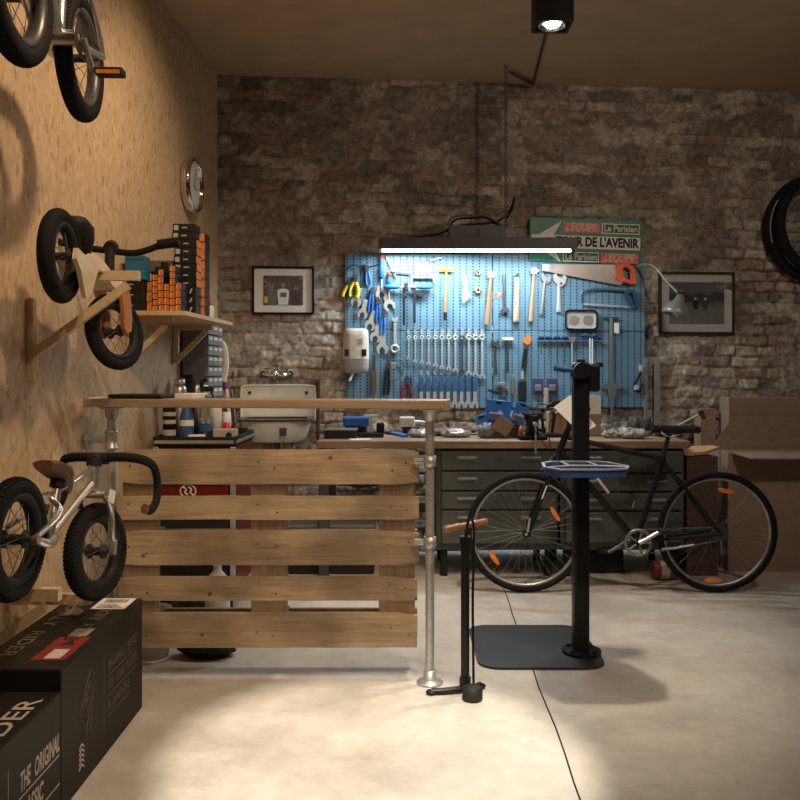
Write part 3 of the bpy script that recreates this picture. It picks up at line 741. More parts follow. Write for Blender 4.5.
# ------------------------------------------------------------------ pallet
t = thing('wooden_pallet', 'worn wooden euro pallet standing on edge as a counter front', 'pallet', (-.528, 3.50, .119))
X0, X1 = -1.128, .072; Zt = .921
ypf = 3.44
bd = [(.776,.921), (.662,.752), (.475,.62), (.369,.4535), (.119,.268)]
Zs = []
def px2z(y): return H-(y-HY)/250.0
rows = [(449.5,484.5), (496,520), (531,565.5), (577,601), (613,648)]
rj = random.Random(5)
def board(x0, x1, y0, y1, z0, z1, notch=0):
    # plank with a slightly uneven outline and worn corners
    n = 14; top = []; bot = []
    for i in range(n+1):
        x = x0+(x1-x0)*i/n; e = .012 if i in (0, n) else 0
        top.append((x, z1-e*rj.random()-.002*rj.random())); bot.append((x, z0+e*rj.random()+.0025*rj.random()))
    return MB().prism(bot+top[::-1], y0, y1)
for i, (a, b_) in enumerate(rows):
    part('deck_board', board(X0+rj.uniform(-.004,.004), X1+rj.uniform(-.005,.006), ypf, ypf+.022, px2z(b_), px2z(a)), m_pal, t, world=True)
for x in (X0+.012, -.600, X1-.157):
    part('cross_board', MB().bx(x, x+.145, ypf+.0225, ypf+.0445, px2z(647), px2z(451)), m_palv, t, world=True)
for z in (px2z(648)+.003, px2z(548)-.07, px2z(450)-.145):
    for x in (X0+.012, -.600, X1-.157):
        part('block', MB().rbox((x+.0725, ypf+.0845, z+.07), (.143, .078, .128), .002), m_pal, t, world=True)
    part('bottom_board', MB().bx(X0, X1, ypf+.1245, ypf+.146, z, z+.12), m_pal, t, world=True)
nl = MB()
for a, b_ in rows:
    zc = (px2z(a)+px2z(b_))/2
    for x in (X0+.05, X0+.11, -.565, -.50, X1-.11, X1-.045):
        nl.cyl((x+rj.uniform(-.01,.01), ypf+.001, zc+rj.uniform(-.03,.03)), (x, ypf-.0008, zc), .0) if False else None
        c = (x+rj.uniform(-.01,.01), 0, zc+rj.uniform(-.025,.025)); nl.cyl((c[0], ypf+.002, c[2]), (c[0], ypf-.0008, c[2]), .0042, seg=8)
part('nail_heads', nl, m_dsteel, t, world=True)
sp = MB().prism([(-.165+.0, px2z(577)-.0), (-.1, px2z(577)-.001)], 0, 0) if False else None

# ------------------------------------------------------------------ tool trolley behind the pallet
tx0, tx1, ty0, ty1, tz = -1.24, -.82, 4.30, 4.86, .905
t = thing('tool_trolley', 'red steel tool trolley with black top tray behind the pallet', 'tool trolley', ((tx0+tx1)/2, (ty0+ty1)/2, 0))
part('cabinet_body', MB().rbox(((tx0+tx1)/2, (ty0+ty1)/2, .48), (tx1-tx0-.02, ty1-ty0-.02, .74), .006), m_dred, t, world=True)
rim_ = MB().plate(rrect(tx1-tx0, ty1-ty0, .02), rrect(tx1-tx0-.03, ty1-ty0-.03, .01), .862, tz, 'xy'); rim_.v = [v+Vector(((tx0+tx1)/2, (ty0+ty1)/2, 0)) for v in rim_.v]
rim_.bx(tx0+.01, tx1-.01, ty0+.01, ty1-.01, .852, .875)
part('top_tray', rim_, m_blk2, t, world=True)
part('tray_trim', MB().bx(tx0+.01, tx1-.01, ty0-.004, ty0-.0005, .872, .888).bx(tx1+.0005, tx1+.004, ty0, ty1, .872, .888), m_alu, t, world=True, label='aluminium trim')
for x, y in ((tx0+.02, ty0), (tx1-.015, ty0)):
    part('corner_post', MB().rbox((x, y-.002, .485), (.025, .022, .74), .003), m_galv, t, world=True)
for k, (a, b_) in enumerate([(.70,.845), (.545,.69), (.40,.535), (.13,.39)]):
    d = part('drawer', MB().rbox(((tx0+tx1)/2, ty0+.004, (a+b_)/2), (tx1-tx0-.075, .022, b_-a-.008), .003), M('drawer_red', (.16,.010,.009), .4) if k <= 1 else m_blk2, t, world=True)
    part('drawer_pull', MB().bx(tx0+.06, tx1-.06, ty0-.016, ty0-.008, b_-.022, b_-.012), m_dsteel, d, world=True)
# round mark with two slanted strokes on the second drawer
cxm, czm = at(188, 491, ty0-.01).x, at(188, 491, ty0-.01).z
lg = MB(); 
c1 = circ(.042, 28, cxm, czm, .034); c2 = circ(.036, 28, cxm, czm, .028); lg.plate(c1, c2, ty0-.0105, ty0-.0085)
for s in (-.013, .013): lg.path([(cxm+s-.012, ty0-.0095, czm+.02), (cxm+s+.004, ty0-.0095, czm+.006), (cxm+s-.004, ty0-.0095, czm-.006), (cxm+s+.012, ty0-.0095, czm-.02)], .004, 6)
part('emblem', lg, m_paper, t, world=True, label='white oval emblem with two slanted strokes')
for x in (tx0+.05, tx1-.05):
    for y in (ty0+.06, ty1-.06):
        part('castor', MB().cyl((x-.014, y, .05), (x+.014, y, .05), .049, seg=18).bx(x-.02, x+.02, y-.02, y+.02, .085, .112), m_rub, t, world=True)
# things standing in the top tray
TZ = .876
def bottle(name, x, y, prof, capprof, mat, capm, label, cat='bottle', band=None):
    t = thing(name, label, cat, (x, y, TZ))
    part('bottle_body', MB().lathe(prof, seg=20), mat, t)
    part('cap', MB().lathe(capprof, seg=16), capm, t)
    if band:
        for (r_, a, b_, m_) in band: part('printed_band', MB().lathe([(r_, a), (r_, b_)], seg=20), m_, t)
    return t
def can(x, y, r, h, mat, capm, label, band=None):
    return bottle('spray_can', x, y, [(.001,0), (r,0), (r,h*.82), (r*.85,h*.88), (r*.4,h*.89), (.001,h*.89)], [(r*.5,h*.885), (r*.8,h*.89), (r*.8,h*.99), (.001,h)], mat, capm, label, 'spray can', band)
m_film = M('blue_label', (.03,.10,.22), .4)
can(-1.18, 4.40, .033, .24, m_cardblk, m_blk2, 'black spray can with silver lettering, leftmost on the red trolley', [(.0335,.03,.06,m_print), (.0335,.09,.11,m_print), (.0335,.13,.15,m_print)])
t = can(-1.18, 4.60, .038, .32, m_alu, m_alu, 'tall silver aerosol can rising above the counter plank on the trolley')
bottle('spray_bottle', -1.09, 4.395, [(.001,0), (.034,0), (.036,.02), (.036,.12), (.02,.17), (.015,.19), (.001,.19)], [(.015,.19), (.018,.20), (.014,.225), (.001,.228)], m_film, m_white, 'squat blue-labelled bottle with white cap on the trolley', band=[(.0365,.08,.11,m_paper)])
bottle('spray_bottle', -1.13, 4.49, [(.001,0), (.03,0), (.03,.16), (.014,.2), (.001,.2)], [(.014,.2), (.016,.225), (.001,.228)], m_white, m_white, 'slim white bottle between the black can and the blue-labelled bottle')
can(-1.01, 4.45, .033, .235, m_alu, m_film, 'silver spray can with blue cap on the trolley', [(.0335,.05,.09,m_film)])
can(-.965, 4.52, .028, .20, m_white, m_white, 'white spray can left of the red-capped tube on the trolley')
bottle('grease_tube', -.925, 4.60, [(.001,0), (.022,0), (.022,.08), (.02,.14), (.001,.14)], [(.001,.0), (.0225,.001), (.0225,.085), (.001,.086)], m_white, m_red, 'small tube with bright red lower end on the trolley', 'tube')
t = thing('trigger_sprayer', 'white bottle with black trigger spray head at the back of the trolley', 'spray bottle', (-1.06, 4.68, TZ))
part('bottle_body', MB().lathe([(.001,0), (.036,0), (.036,.15), (.014,.21), (.014,.24), (.001,.24)], seg=20), m_white, t)
part('trigger_head', MB().rbox((.01,0,.262), (.07,.022,.03), .006).tube([(.03,0,.255), (.045,0,.215)], .006).tube([(-.02,0,.27), (-.02,0,.30), (.01,0,.315)], .012), m_blk2, t)
for k, x in enumerate((-1.125, -1.08)): solo('small_can', MB().lathe([(.001,0), (.02,0), (.02,.27), (.014,.285), (.001,.285)], seg=16), m_alu, f'slim silver can {"left" if k == 0 else "right"} of the pair behind the black phone-like block on the trolley', 'can', loc=(x-.01, 4.80, TZ))
solo('black_cap_bottle', MB().rbox((0,0,.17), (.07,.05,.34), .012), m_blk2, 'tall square black canister standing at the back of the trolley', 'canister', loc=(-1.18, 4.79, TZ))
t = thing('tape_dispenser', 'small pale carton with round black opening on the trolley tray', 'box', (-.90, 4.44, TZ), .1)
part('carton', MB().rbox((0,0,.03), (.12,.09,.06), .004), M('beige_card', (.42,.36,.28), .6), t); part('opening', MB().cyl((.02,-.0455,.03), (.02,-.0465,.03), .016), m_blk2, t)
solo('white_box', MB().rbox((0,0,.018), (.08,.05,.036), .004), m_paper, 'low white box on the front of the trolley tray', 'box', loc=(-1.03, 4.36, TZ))
for k, (x, y, ww, hh, lb) in enumerate([(-.96, 4.68, .07, .035, 'low black case lying on the trolley, left'), (-.87, 4.72, .06, .05, 'low black case lying on the trolley, right')]):
    solo('black_case', MB().rbox((0,0,hh/2), (ww,.06,hh), .005), m_blk2, lb, 'case', loc=(x, y, TZ))
# things on the floor behind the pallet
t = thing('bucket', 'pale grey bucket with white foot behind the left end of the pallet', 'bucket', (at(153,660,3.69).x, 3.69, 0))
part('bucket_body', MB().lathe([(.001,.012), (.062,.012), (.075,.22), (.078,.22), (.065,.008)], seg=24), M('grey_bucket', (.40,.39,.36), .5), t)
part('foot', MB().lathe([(.001,0), (.072,0), (.075,.006), (.064,.012)], seg=24), m_white, t)
bag = MB().sph((0,0,0), 1, 28); rb = random.Random(2)
bag.v = [Vector((v.x*.135, v.y*.085, max(0, v.z*.075+.062)))*(1+.30*noise.noise(v*3.1)) for v in bag.v]; bag.v = [Vector((v.x, v.y, max(v.z, 0))) for v in bag.v]
solo('plastic_bag', bag, M('bin_bag', (.018,.018,.02), .28, bump=.6, scale=25), 'crumpled black plastic bag on the floor behind the pallet', 'bag', loc=(at(203,655,3.72).x+.012, 3.73, 0))
t = thing('storage_crate', 'low black crate on the floor under the bench behind the pallet', 'crate', (-.42, 5.42, 0))
cbm = MB().plate(rrect(.52,.38,.02), rrect(.49,.35,.015), .0, .28, 'xy'); cbm.bx(-.25,.25,-.18,.18,.001,.012); part('crate_body', cbm, m_blk2, t); part('crate_lid', MB().rbox((0,0,.292), (.54,.40,.022), .006), m_grey, t)
t = thing('water_jug', 'white plastic jug on the floor behind the pallet, left of its middle cross board', 'jug', (at(217,570,4.16).x, 4.17, 0))
part('jug_body', MB().lathe([(.001,0), (.055,0), (.06,.01), (.06,.22), (.02,.27), (.018,.29), (.001,.29)], seg=20), m_white, t); part('cap', MB().lathe([(.019,.285), (.021,.29), (.021,.31), (.001,.31)], seg=16), m_white, t)

# ------------------------------------------------------------------ black cartons in the foreground
def carton(name, label, x0, x1, y0, y1, z1, z0=0):
    t = thing(name, label, 'cardboard box', ((x0+x1)/2, (y0+y1)/2, z0), 0, 'black bike cartons')
    c = MB().rbox(((x0+x1)/2, (y0+y1)/2, (z0+z1)/2), (x1-x0, y1-y0, z1-z0-.0004), .004); part('carton_body', c, m_cardblk, t, world=True)
    return t
def L2(t, body, size, p, u, v, m=m_print, fit=None, bold=.0, name='lettering', shear=0):
    ws_ = body.split(' '); tot = len(body); pos = 0
    if fit and len(ws_) > 1:                     # one piece of lettering for each word
        for w_ in ws_:
            c_ = (pos+len(w_)/2)/tot-.5; L2(t, w_, size, Vector(p)+Vector(u)*c_*fit, u, v, m, fit*len(w_)/tot*.97, bold, name, shear); pos += len(w_)+1
        return
    text(body, size, m, t, Vector(p)-t.location, u, v, name, .0012, fit=fit, bold=bold, shear=shear)
ya_, yb_ = 2.40, 3.155; XA = -.945
ta = carton('bike_carton', 'taller black bike carton with red sticker and white shipping label', -1.215, XA, ya_, yb_, .40)
tb_ = carton('bike_carton', 'lower black bike carton in front lettered THE ORIGINAL CLASSIC', -1.215, XA+.001, 1.25, 2.395, .341)
up, fw, bk, lf, rt_ = (0,0,1), (0,1,0), (0,-1,0), (-1,0,0), (1,0,0)
L2(ta, 'EARLY RIDER', .062, (-1.155, 2.78, .40), bk, rt_, m=M('dim_print', (.24,.21,.18), .6), fit=.56)
L2(ta, 'EARLY RIDER', .062, (-1.02, 2.86, .40), fw, lf, m=MATS['dim_print'], fit=.40)
L2(tb_, 'EARLY RIDER', .082, (-.992, 1.94, .341), fw, lf, fit=.80, bold=.0006)
part('red_sticker', MB().bx(-1.065, -.965, 2.475, 2.69, .4001, .4012), M('sticker_red', (.22,.014,.013), .45), ta, world=True, label='red warning sticker')
part('sticker_window', MB().bx(-1.032, -.985, 2.488, 2.57, .4012, .4020), M('pale_sticker', (.62,.52,.54), .5), ta, world=True)
ws = MB().prism([(-1.035,2.61), (-.99,2.61), (-1.01,2.66)], .4012, .4018, 'xy'); part('sticker_mark', ws, m_ink, ta, world=True)
part('shipping_label', MB().bx(-1.085, -.965, 3.01, 3.15, .4001, .4011), m_paper, ta, world=True)
bc = MB(); x = -1.065
while x < -.985: 
    ww = rj.choice((.002,.003,.005)); bc.bx(x, x+ww, 3.09, 3.135, .4011, .4017); x += ww+.003
for k in range(4): bc.bx(-1.07, -.98-.01*k, 3.025+.014*k, 3.029+.014*k, .4011, .4017)
part('barcode', bc, m_ink, ta, world=True)
part('parcel_tape', MB().bx(-1.045, -.985, 2.70, 2.78, .4001, .4006), M('tape_grey', (.30,.29,.27), .3), ta, world=True)
xs = XA
for k, (s, z, fit) in enumerate([('BALANCE BIKE', .28, .30), ('FOR YOUNG RIDERS', .215, .30), ('& LEARNERS', .15, .22)]):
    L2(ta, s, .045, (xs, 2.93-(0 if k < 2 else .04), z), fw, up, m=M('faint_print', (.12,.105,.085), .6), fit=fit)
gl = MB()
for z in (.245, .18, .115): gl.bx(xs, xs+.0008, 2.78, 3.08 if z > .15 else 3.0, z, z+.002)
gl.bx(xs, xs+.0008, 2.745, 2.747, .08, .32)
part('printed_lines', gl, MATS['faint_print'], ta, world=True)
# plain looping figure printed as an outline
fg = MB(); cy0, cz0 = 2.60, .205
f1 = [(-.075,.02), (-.055,.045), (-.02,.085), (.02,.12), (.055,.115), (.06,.06), (.045,0), (.035,-.06), (.02,-.065), (.018,-.03), (-.01,-.045), (-.02,-.09), (-.035,-.06), (-.045,-.02), (-.07,-.005)]
f2 = [(-.045,.025), (-.01,.06), (.025,.09), (.038,.05), (.02,-.01), (-.005,-.02), (-.01,.015)]
f3 = [(-.02,.02), (.005,.045), (.018,.03), (.005,.0)]
for f in (f1, f2, f3): fg.path([(xs+.0002, cy0+a*.8, cz0+b_*.9) for a, b_ in f], .0022, 5, closed=True, sub=4, flat=.3)
part('printed_figure', fg, MATS['faint_print'], ta, world=True, label='looping line drawing printed in pale ink')
ld = MB()
for k in range(5): ld.path([(xs+.001, 2.53, .115-.015*k), (xs+.001, 2.55, .125-.015*k), (xs+.001, 2.57, .112-.015*k)], .0035, 5, flat=.3)
part('printed_figure', ld, m_print, ta, world=True)
L2(tb_, 'THE ORIGINAL', .068, (xs+.001, 2.26, .205), fw, up, fit=.25, bold=.002, shear=.12)
L2(tb_, 'CLASSIC', .068, (xs+.001, 2.20, .125), fw, up, fit=.15, bold=.002, shear=.12)
gl = MB(); gl.bx(xs+.001, xs+.0018, 2.12, 2.38, .168, .171); gl.bx(xs+.001, xs+.0018, 2.10, 2.385, .088, .091); gl.bx(xs+.001, xs+.0018, 2.07, 2.072, .05, .27)
part('printed_lines', gl, m_print, tb_, world=True)
solo('wood_offcut', MB().rbox((0,0,.045), (.10,.30,.09), .004), m_pine, 'pale wooden block against the wall behind the lower black carton', 'wood block', loc=(-1.285, 2.25, .342)) if False else None

# ------------------------------------------------------------------ repair stand
t = thing('repair_stand', 'black bicycle repair stand with square post and flat steel base plate', 'repair stand', (.60, 3.86, 0))
bp_ = MB().prism([(x, y) for x, y in rrect(.535, .60, .09, 6, .595, 3.85)], .0, .010, 'xy')
part('base_plate', bp_, M('mat_grey_steel', (.030,.032,.034), .42, .2, .3, 5), t, world=True)
pf = MB().cyl((.79,3.745,.010), (.79,3.745,.022), .085, seg=28); 
for k in range(4): a = pi/4+k*pi/2; pf.cyl((.79+.067*cos(a), 3.745+.067*sin(a), .022), (.79+.067*cos(a), 3.745+.067*sin(a), .032), .009, seg=6)
part('post_flange', pf, m_black, t, world=True)
part('post', MB().rbox((.786, 3.745, .64), (.068, .068, 1.24), .010), m_black, t, world=True)
hd = MB().rbox((.787,3.745,1.235), (.085,.09,.075), .02); hd.rbox((.84,3.735,1.205), (.045,.08,.12), .012); hd.cyl((.78,3.70,1.235), (.78,3.675,1.235), .036)
part('clamp_head', hd, m_black, t, world=True)
hh = MB().tube([(.745,3.70,1.238), (.70,3.68,1.240), (.66,3.66,1.246)], [.009,.011,.012]); part('clamp_handle', hh, M('dark_blue_grip', (.02,.07,.2)), t, world=True)
cl = MB().tube([(.787,3.74,1.27), (.787,3.74,1.285)], .02); cl.rbox((.865,3.745,1.262), (.03,.05,.02), .004); part('clamp_jaw', cl, m_blk2, t, world=True)
part('tray_arm', MB().bx(.745,.825,3.665,3.712,.815,.84), m_black, t, world=True)
# tool tray
t = thing('tool_tray', 'blue plastic tool tray with pale rim on the repair stand', 'tray', (.755, 3.50, .815))
x0, x1, y0, y1 = .572, .925, 3.345, 3.665; zt = .852
oc = [(x0,3.44), (x0+.05,y0+.0), (x0+.11,y0), (x1-.11,y0), (x1-.03,y0+.03), (x1,3.47), (x1-.045,y1-.04), (x1-.08,y1), (x0+.07,y1), (x0+.02,3.60)]
cx_, cyy = (x0+x1)/2, (y0+y1)/2
ic = [(cx_+(x-cx_)*.93, cyy+(y-cyy)*.91) for x, y in oc]
lo = [(cx_+(x-cx_)*.95, cyy+(y-cyy)*.95) for x, y in oc]
m_traym = M('tray_blue', (.035,.085,.30), .4); m_rimm = M('tray_rim', (.26,.28,.31), .4)
tr = MB().plate(lo, ic, .818, zt-.006, 'xy').prism(ic, .816, .822, 'xy'); part('tray_body', tr, m_traym, t, world=True)
part('tray_rim', MB().plate(oc, ic, zt-.006, zt, 'xy'), m_rimm, t, world=True, label='pale grey rim')
dv = MB()
def dvr(a, b_): dv.tube([(a[0], a[1], zt-.004), (b_[0], b_[1], zt-.004)], .0045, 6)
dvr((x0+.02,3.44), (x0+.12,3.50)); dvr((x0+.12,3.50), (x0+.11,y1-.01)); dvr((x0+.12,3.50), (x1-.12,3.50)); dvr((x1-.12,3.50), (x1-.02,3.46)); dvr((x1-.12,3.50), (x1-.13,y1-.01)); 
part('tray_divider', dv, m_rimm, t, world=True)
part('tray_liner', MB().bx(x0+.13, x1-.13, 3.38, 3.64, .8225, .827), m_blk2, t, world=True)

# ------------------------------------------------------------------ floor pump
t = thing('floor_pump', 'black floor pump with turned wooden handle standing in front of the pallet post', 'bicycle pump', (.250, 3.30, 0), .0)
part('barrel', MB().cyl((0,0,.03), (0,0,.585), .0165, seg=20).cyl((0,0,.575), (0,0,.60), .021, seg=20).cyl((0,0,.02), (0,0,.06), .022, seg=20), m_black, t)
part('rod', MB().cyl((0,0,.60), (0,0,.635), .006), m_chrome, t)
hr = [(.001,-.095), (.011,-.094), (.014,-.08), (.0125,-.05), (.015,-.03), (.011,-.015), (.013,0), (.011,.015), (.015,.03), (.0125,.05), (.014,.08), (.011,.094), (.001,.095)]
part('handle', MB().lathe(hr, (.0,0,.641), (1,.35,.12), 16), wood('turned_handle', (.22,.085,.04), (.40,.17,.08), 0, 3, .4, 0), t, label='reddish brown turned wooden handle')
ft = MB(); ft.path([(-.13,-.02,.012), (-.09,-.02,.012), (-.03,-.01,.015), (0,0,.018), (.03,.0,.015), (.05,.03,.012), (.062,.045,.012)], .014, 10, flat=1.0)
ft.sph((-.13,-.02,.010), (.022,.02,.0095)); ft.sph((.062,.045,.010), (.022,.02,.0095))
part('foot', ft, m_black, t)
gg = MB().lathe([(.001,.0), (.034,0), (.038,.008), (.038,.045), (.030,.052), (.001,.053)], (.022,-.075,.0), (0,0,1), 24); gg.box((.012,-.045,.025), (.03,.06,.025))
part('gauge', gg, m_blk2, t)
part('hose', MB().path([(.03,-.03,.03), (.030,-.015,.14), (.028,-.012,.35), (.032,-.012,.52), (.032,-.014,.62), (.026,-.03,.664), (.010,-.032,.664), (.004,-.028,.62), (.004,-.024,.56)], .005, 8), m_rub, t)
# ------------------------------------------------------------------ city bike
BY = 4.80; BS = F/BY
def bp2(px, py, y=0): return Vector(((px-400)/BS, BY+y, H-(py-HY)/BS))
R_ = .337
t = thing('city_bike', 'black city bike with orange wheel reflectors leaning across the front of the workbench', 'bicycle', (1.24, BY, 0))
def WP(v): return Vector(v)-t.location
cf = Vector((.703, BY, R_)); cr_ = Vector((1.770, BY, R_))
wf = wheel('front_wheel', t, WP(cf), R_, .0185, (0,1,0), M('rim_grey', (.42,.41,.40), .35, .8), 36, .05, False, .008, spm=M('spoke_grey', (.20,.20,.20), .4, .5), flat=1.0)
wr = wheel('rear_wheel', t, WP(cr_), R_, .0185, (0,1,0), M('rim_grey', (.3,.3,.3)), 36, .06, False, .008, spm=m_dsteel)
m_refl = M('reflector_orange', (.85,.25,.03), .25, es=0)
def refl(wh, px, py, ang, cc):
    p = bp2(px, py); b_ = MB()
    o = [(x*cos(ang)-z*sin(ang)+p.x, x*sin(ang)+z*cos(ang)+p.z) for x, z in [(-.045,-.004), (-.025,-.012), (.025,-.012), (.045,-.004), (.045,.004), (.025,.012), (-.025,.012), (-.045,.004)]]
    part('spoke_reflector', b_.prism(o, BY-.008, BY+.004), m_refl, wh, world=True)
refl(wf, 555, 514, -1.0, 0); refl(wf, 494, 558, -.95, 0); refl(wr, 726, 491, -.2, 0); refl(wr, 713, 580, 0, 0)
fr = MB(); BBp = bp2(636, 541); STt = bp2(662, 459); HTt = bp2(567.5, 431); HTb = bp2(558, 454)
fr.tube([HTt, HTb], .019); fr.tube([HTt+(HTb-HTt)*.25, STt], .0145); fr.tube([HTb+(HTt-HTb)*.15, BBp], .019); fr.tube([BBp, STt+Vector((.012,0,.02))], .0155)
fr.cyl(BBp+Vector((0,-.038,0)), BBp+Vector((0,.038,0)), .022)
for s in (-1, 1):
    o = Vector((0, s*.055, 0)); i_ = Vector((0, s*.03, 0))
    fr.tube([STt+Vector((.0,s*.015,-.01)), STt+(cr_-STt)*.35+i_*1.3, cr_+o], [.010,.009,.008]); fr.tube([BBp+i_, BBp+(cr_-BBp)*.4+i_*1.3, cr_+o], .0095)
part('frame', fr, m_black, t, world=True)
fk = MB()
for s in (-1, 1):
    o = Vector((0, s*.052, 0)); fk.path([HTb+Vector((0, s*.03, 0)), bp2(551,468)+o, bp2(540,497)+o, bp2(531,522)+o, cf+o], [.0145]*1 and .0125, 10)
fk.cyl(HTb+Vector((0,-.045,-.01)), HTb+Vector((0,.045,-.01)), .016)
part('fork', fk, m_black, t, world=True)
part('fork_decal', MB().tube([bp2(545,484,-.066), bp2(540,497,-.066)], .004, 6), m_paper, t, world=True)
part('front_dropout', MB().tube([bp2(526,530,-.062), bp2(528,516,-.064)], .007, 8).tube([cf+Vector((0,-.05,0)), cf+Vector((-.01,-.075,.0))], .007), m_alu, t, world=True)
ml = MB()
hs = HTt+Vector((.01,0,.03)); sb = bp2(566, 409)
part('stem', MB().tube([HTt, HTt+Vector((.016,0,.045))], .017).tube([HTt+Vector((.014,0,.04)), sb], .015), m_blk2, t, world=True)
hb_ = MB().path([sb+Vector((.05,-.29,.01)), sb+Vector((.02,-.15,.01)), sb, sb+Vector((.02,.15,.01)), sb+Vector((.05,.29,.01))], .012)
part('handlebar', hb_, m_blk2, t, world=True)
for s in (-1, 1):
    part('grip', MB().path([sb+Vector((.025, s*.18,.01)), sb+Vector((.05, s*.29,.01)), sb+Vector((.055, s*.31,.012))], [.0155]*13, 10, sub=6), m_rub, t, world=True)
    part('brake_lever', MB().path([sb+Vector((.02,s*.15,.0)), sb+Vector((-.03,s*.16,-.015)), sb+Vector((-.045,s*.24,-.03))], .006, 8), m_dsteel, t, world=True)
pdd = MB().path([sb+Vector((-.005,-.10,.01)), sb+Vector((-.06,-.12,.035)), sb+Vector((-.10,-.13,.03)), sb+Vector((-.13,-.13,.015))], [.014]*6+[.018]*6+[.010]*7, 10, sub=6)
part('bar_end', pdd, m_rub, t, world=True)
cbl = MB().path([sb+Vector((-.03,-.13,0)), sb+Vector((-.1,-.08,-.06)), bp2(548,440,-.05), bp2(553,462,-.03)], .0028, 6)
cbl.path([sb+Vector((-.02,.13,.0)), bp2(538,405,.0), bp2(532,425,-.03), bp2(548,450,-.02)], .0028, 6)
cbl.path([bp2(573,436,-.02), bp2(620,452,-.02), bp2(660,460,-.02)], .0028, 6)
part('cable', cbl, m_blk2, t, world=True)
part('front_brake', MB().tube([HTb+Vector((-.02,-.03,.0)), bp2(545,466,-.03)], .009).tube([bp2(545,466,-.03), bp2(540,470,-.02)], .007), m_dsteel, t, world=True)
sp_ = bp2(669, 434)
part('seat_post', MB().tube([STt, sp_+Vector((.0,0,-.0))], .0135).tube([sp_+Vector((-.04,0,.015)), sp_+Vector((.035,0,.012))], .008), m_steel if False else m_blk2, t, world=True)
sd = saddle(MB(), [(-.135,.018,.0), (-.10,.022,.003), (-.04,.032,.0), (.02,.06,.0), (.07,.078,.0), (.105,.072,.0), (.125,.045,-.004)], .035)
sd.v = [v+bp2(676, 427.5) for v in sd.v]; part('saddle', sd, m_blk2, t, world=True)
part('saddle_rail', MB().path([bp2(660,431,-.02), bp2(668,436,-.02), bp2(682,433,-.02)], .005).path([bp2(660,431,.02), bp2(668,436,.02), bp2(682,433,.02)], .005), m_chrome, t, world=True)
part('tail_light', MB().rbox(bp2(680,435,0), (.03,.025,.028), .006), M('dark_red_lens', (.18,.01,.01), .25), t, world=True)
cg = MB(); cg.lathe([(.062,-.048), (.078,-.048), (.078,-.052), (.062,-.052)], BBp, (0,1,0), 36, True)
for k in range(5):
    a = k*2*pi/5; cg.tube([BBp+Vector((.015*cos(a),-.05,.015*sin(a))), BBp+Vector((.066*cos(a),-.05,.066*sin(a)))], .006, 6)
part('chainring', cg, M('chainring_grey', (.26,.25,.24), .35, .7), t, world=True)
ca_ = bp2(661, 527, -.065)
part('crank_arm', MB().tube([BBp+Vector((0,-.062,0)), ca_], [.013,.010]), m_alu, t, world=True); cb_ = BBp*2-ca_; cb_.y = BY+.065
part('crank_arm', MB().tube([BBp+Vector((0,.062,0)), cb_], [.013,.010]), m_dsteel, t, world=True)
part('pedal', MB().rbox(ca_+Vector((.0,-.06,.0)), (.09,.08,.024), .006), m_blk2, t, world=True); part('pedal', MB().rbox(cb_+Vector((0,.06,0)), (.09,.08,.024), .006), m_blk2, t, world=True)
part('chain', MB().tube([BBp+Vector((0,-.045,.07)), cr_+Vector((0,-.045,.035))], .0035, 6).tube([BBp+Vector((0,-.045,-.07)), cr_+Vector((0,-.045,-.04))], .0035, 6), m_dsteel, t, world=True)
part('cassette', MB().cyl(cr_+Vector((0,-.05,0)), cr_+Vector((0,-.03,0)), .045, seg=24), m_dsteel, t, world=True)
part('rear_derailleur', MB().tube([cr_+Vector((.0,-.055,-.03)), cr_+Vector((.01,-.055,-.10))], .009).cyl(cr_+Vector((.01,-.06,-.10)), cr_+Vector((.01,-.05,-.10)), .02), m_dsteel, t, world=True)
part('kickstand', MB().tube([bp2(660,548,-.03), bp2(672,546,-.05), bp2(690,542.5,-.06)], [.008,.007,.006]), m_alu, t, world=True)
part('bottle_cage', MB().path([bp2(621,488,0), bp2(616,484,-.02), bp2(620,500,-.03), bp2(630,508,-.03), bp2(634,502,0)], .003, 6), m_dsteel, t, world=True)
part('lock', MB().tube([bp2(596,478,-.035), bp2(607,492,-.035)], .008, 8), m_print, t, world=True, label='pale maker marking on the down tube')

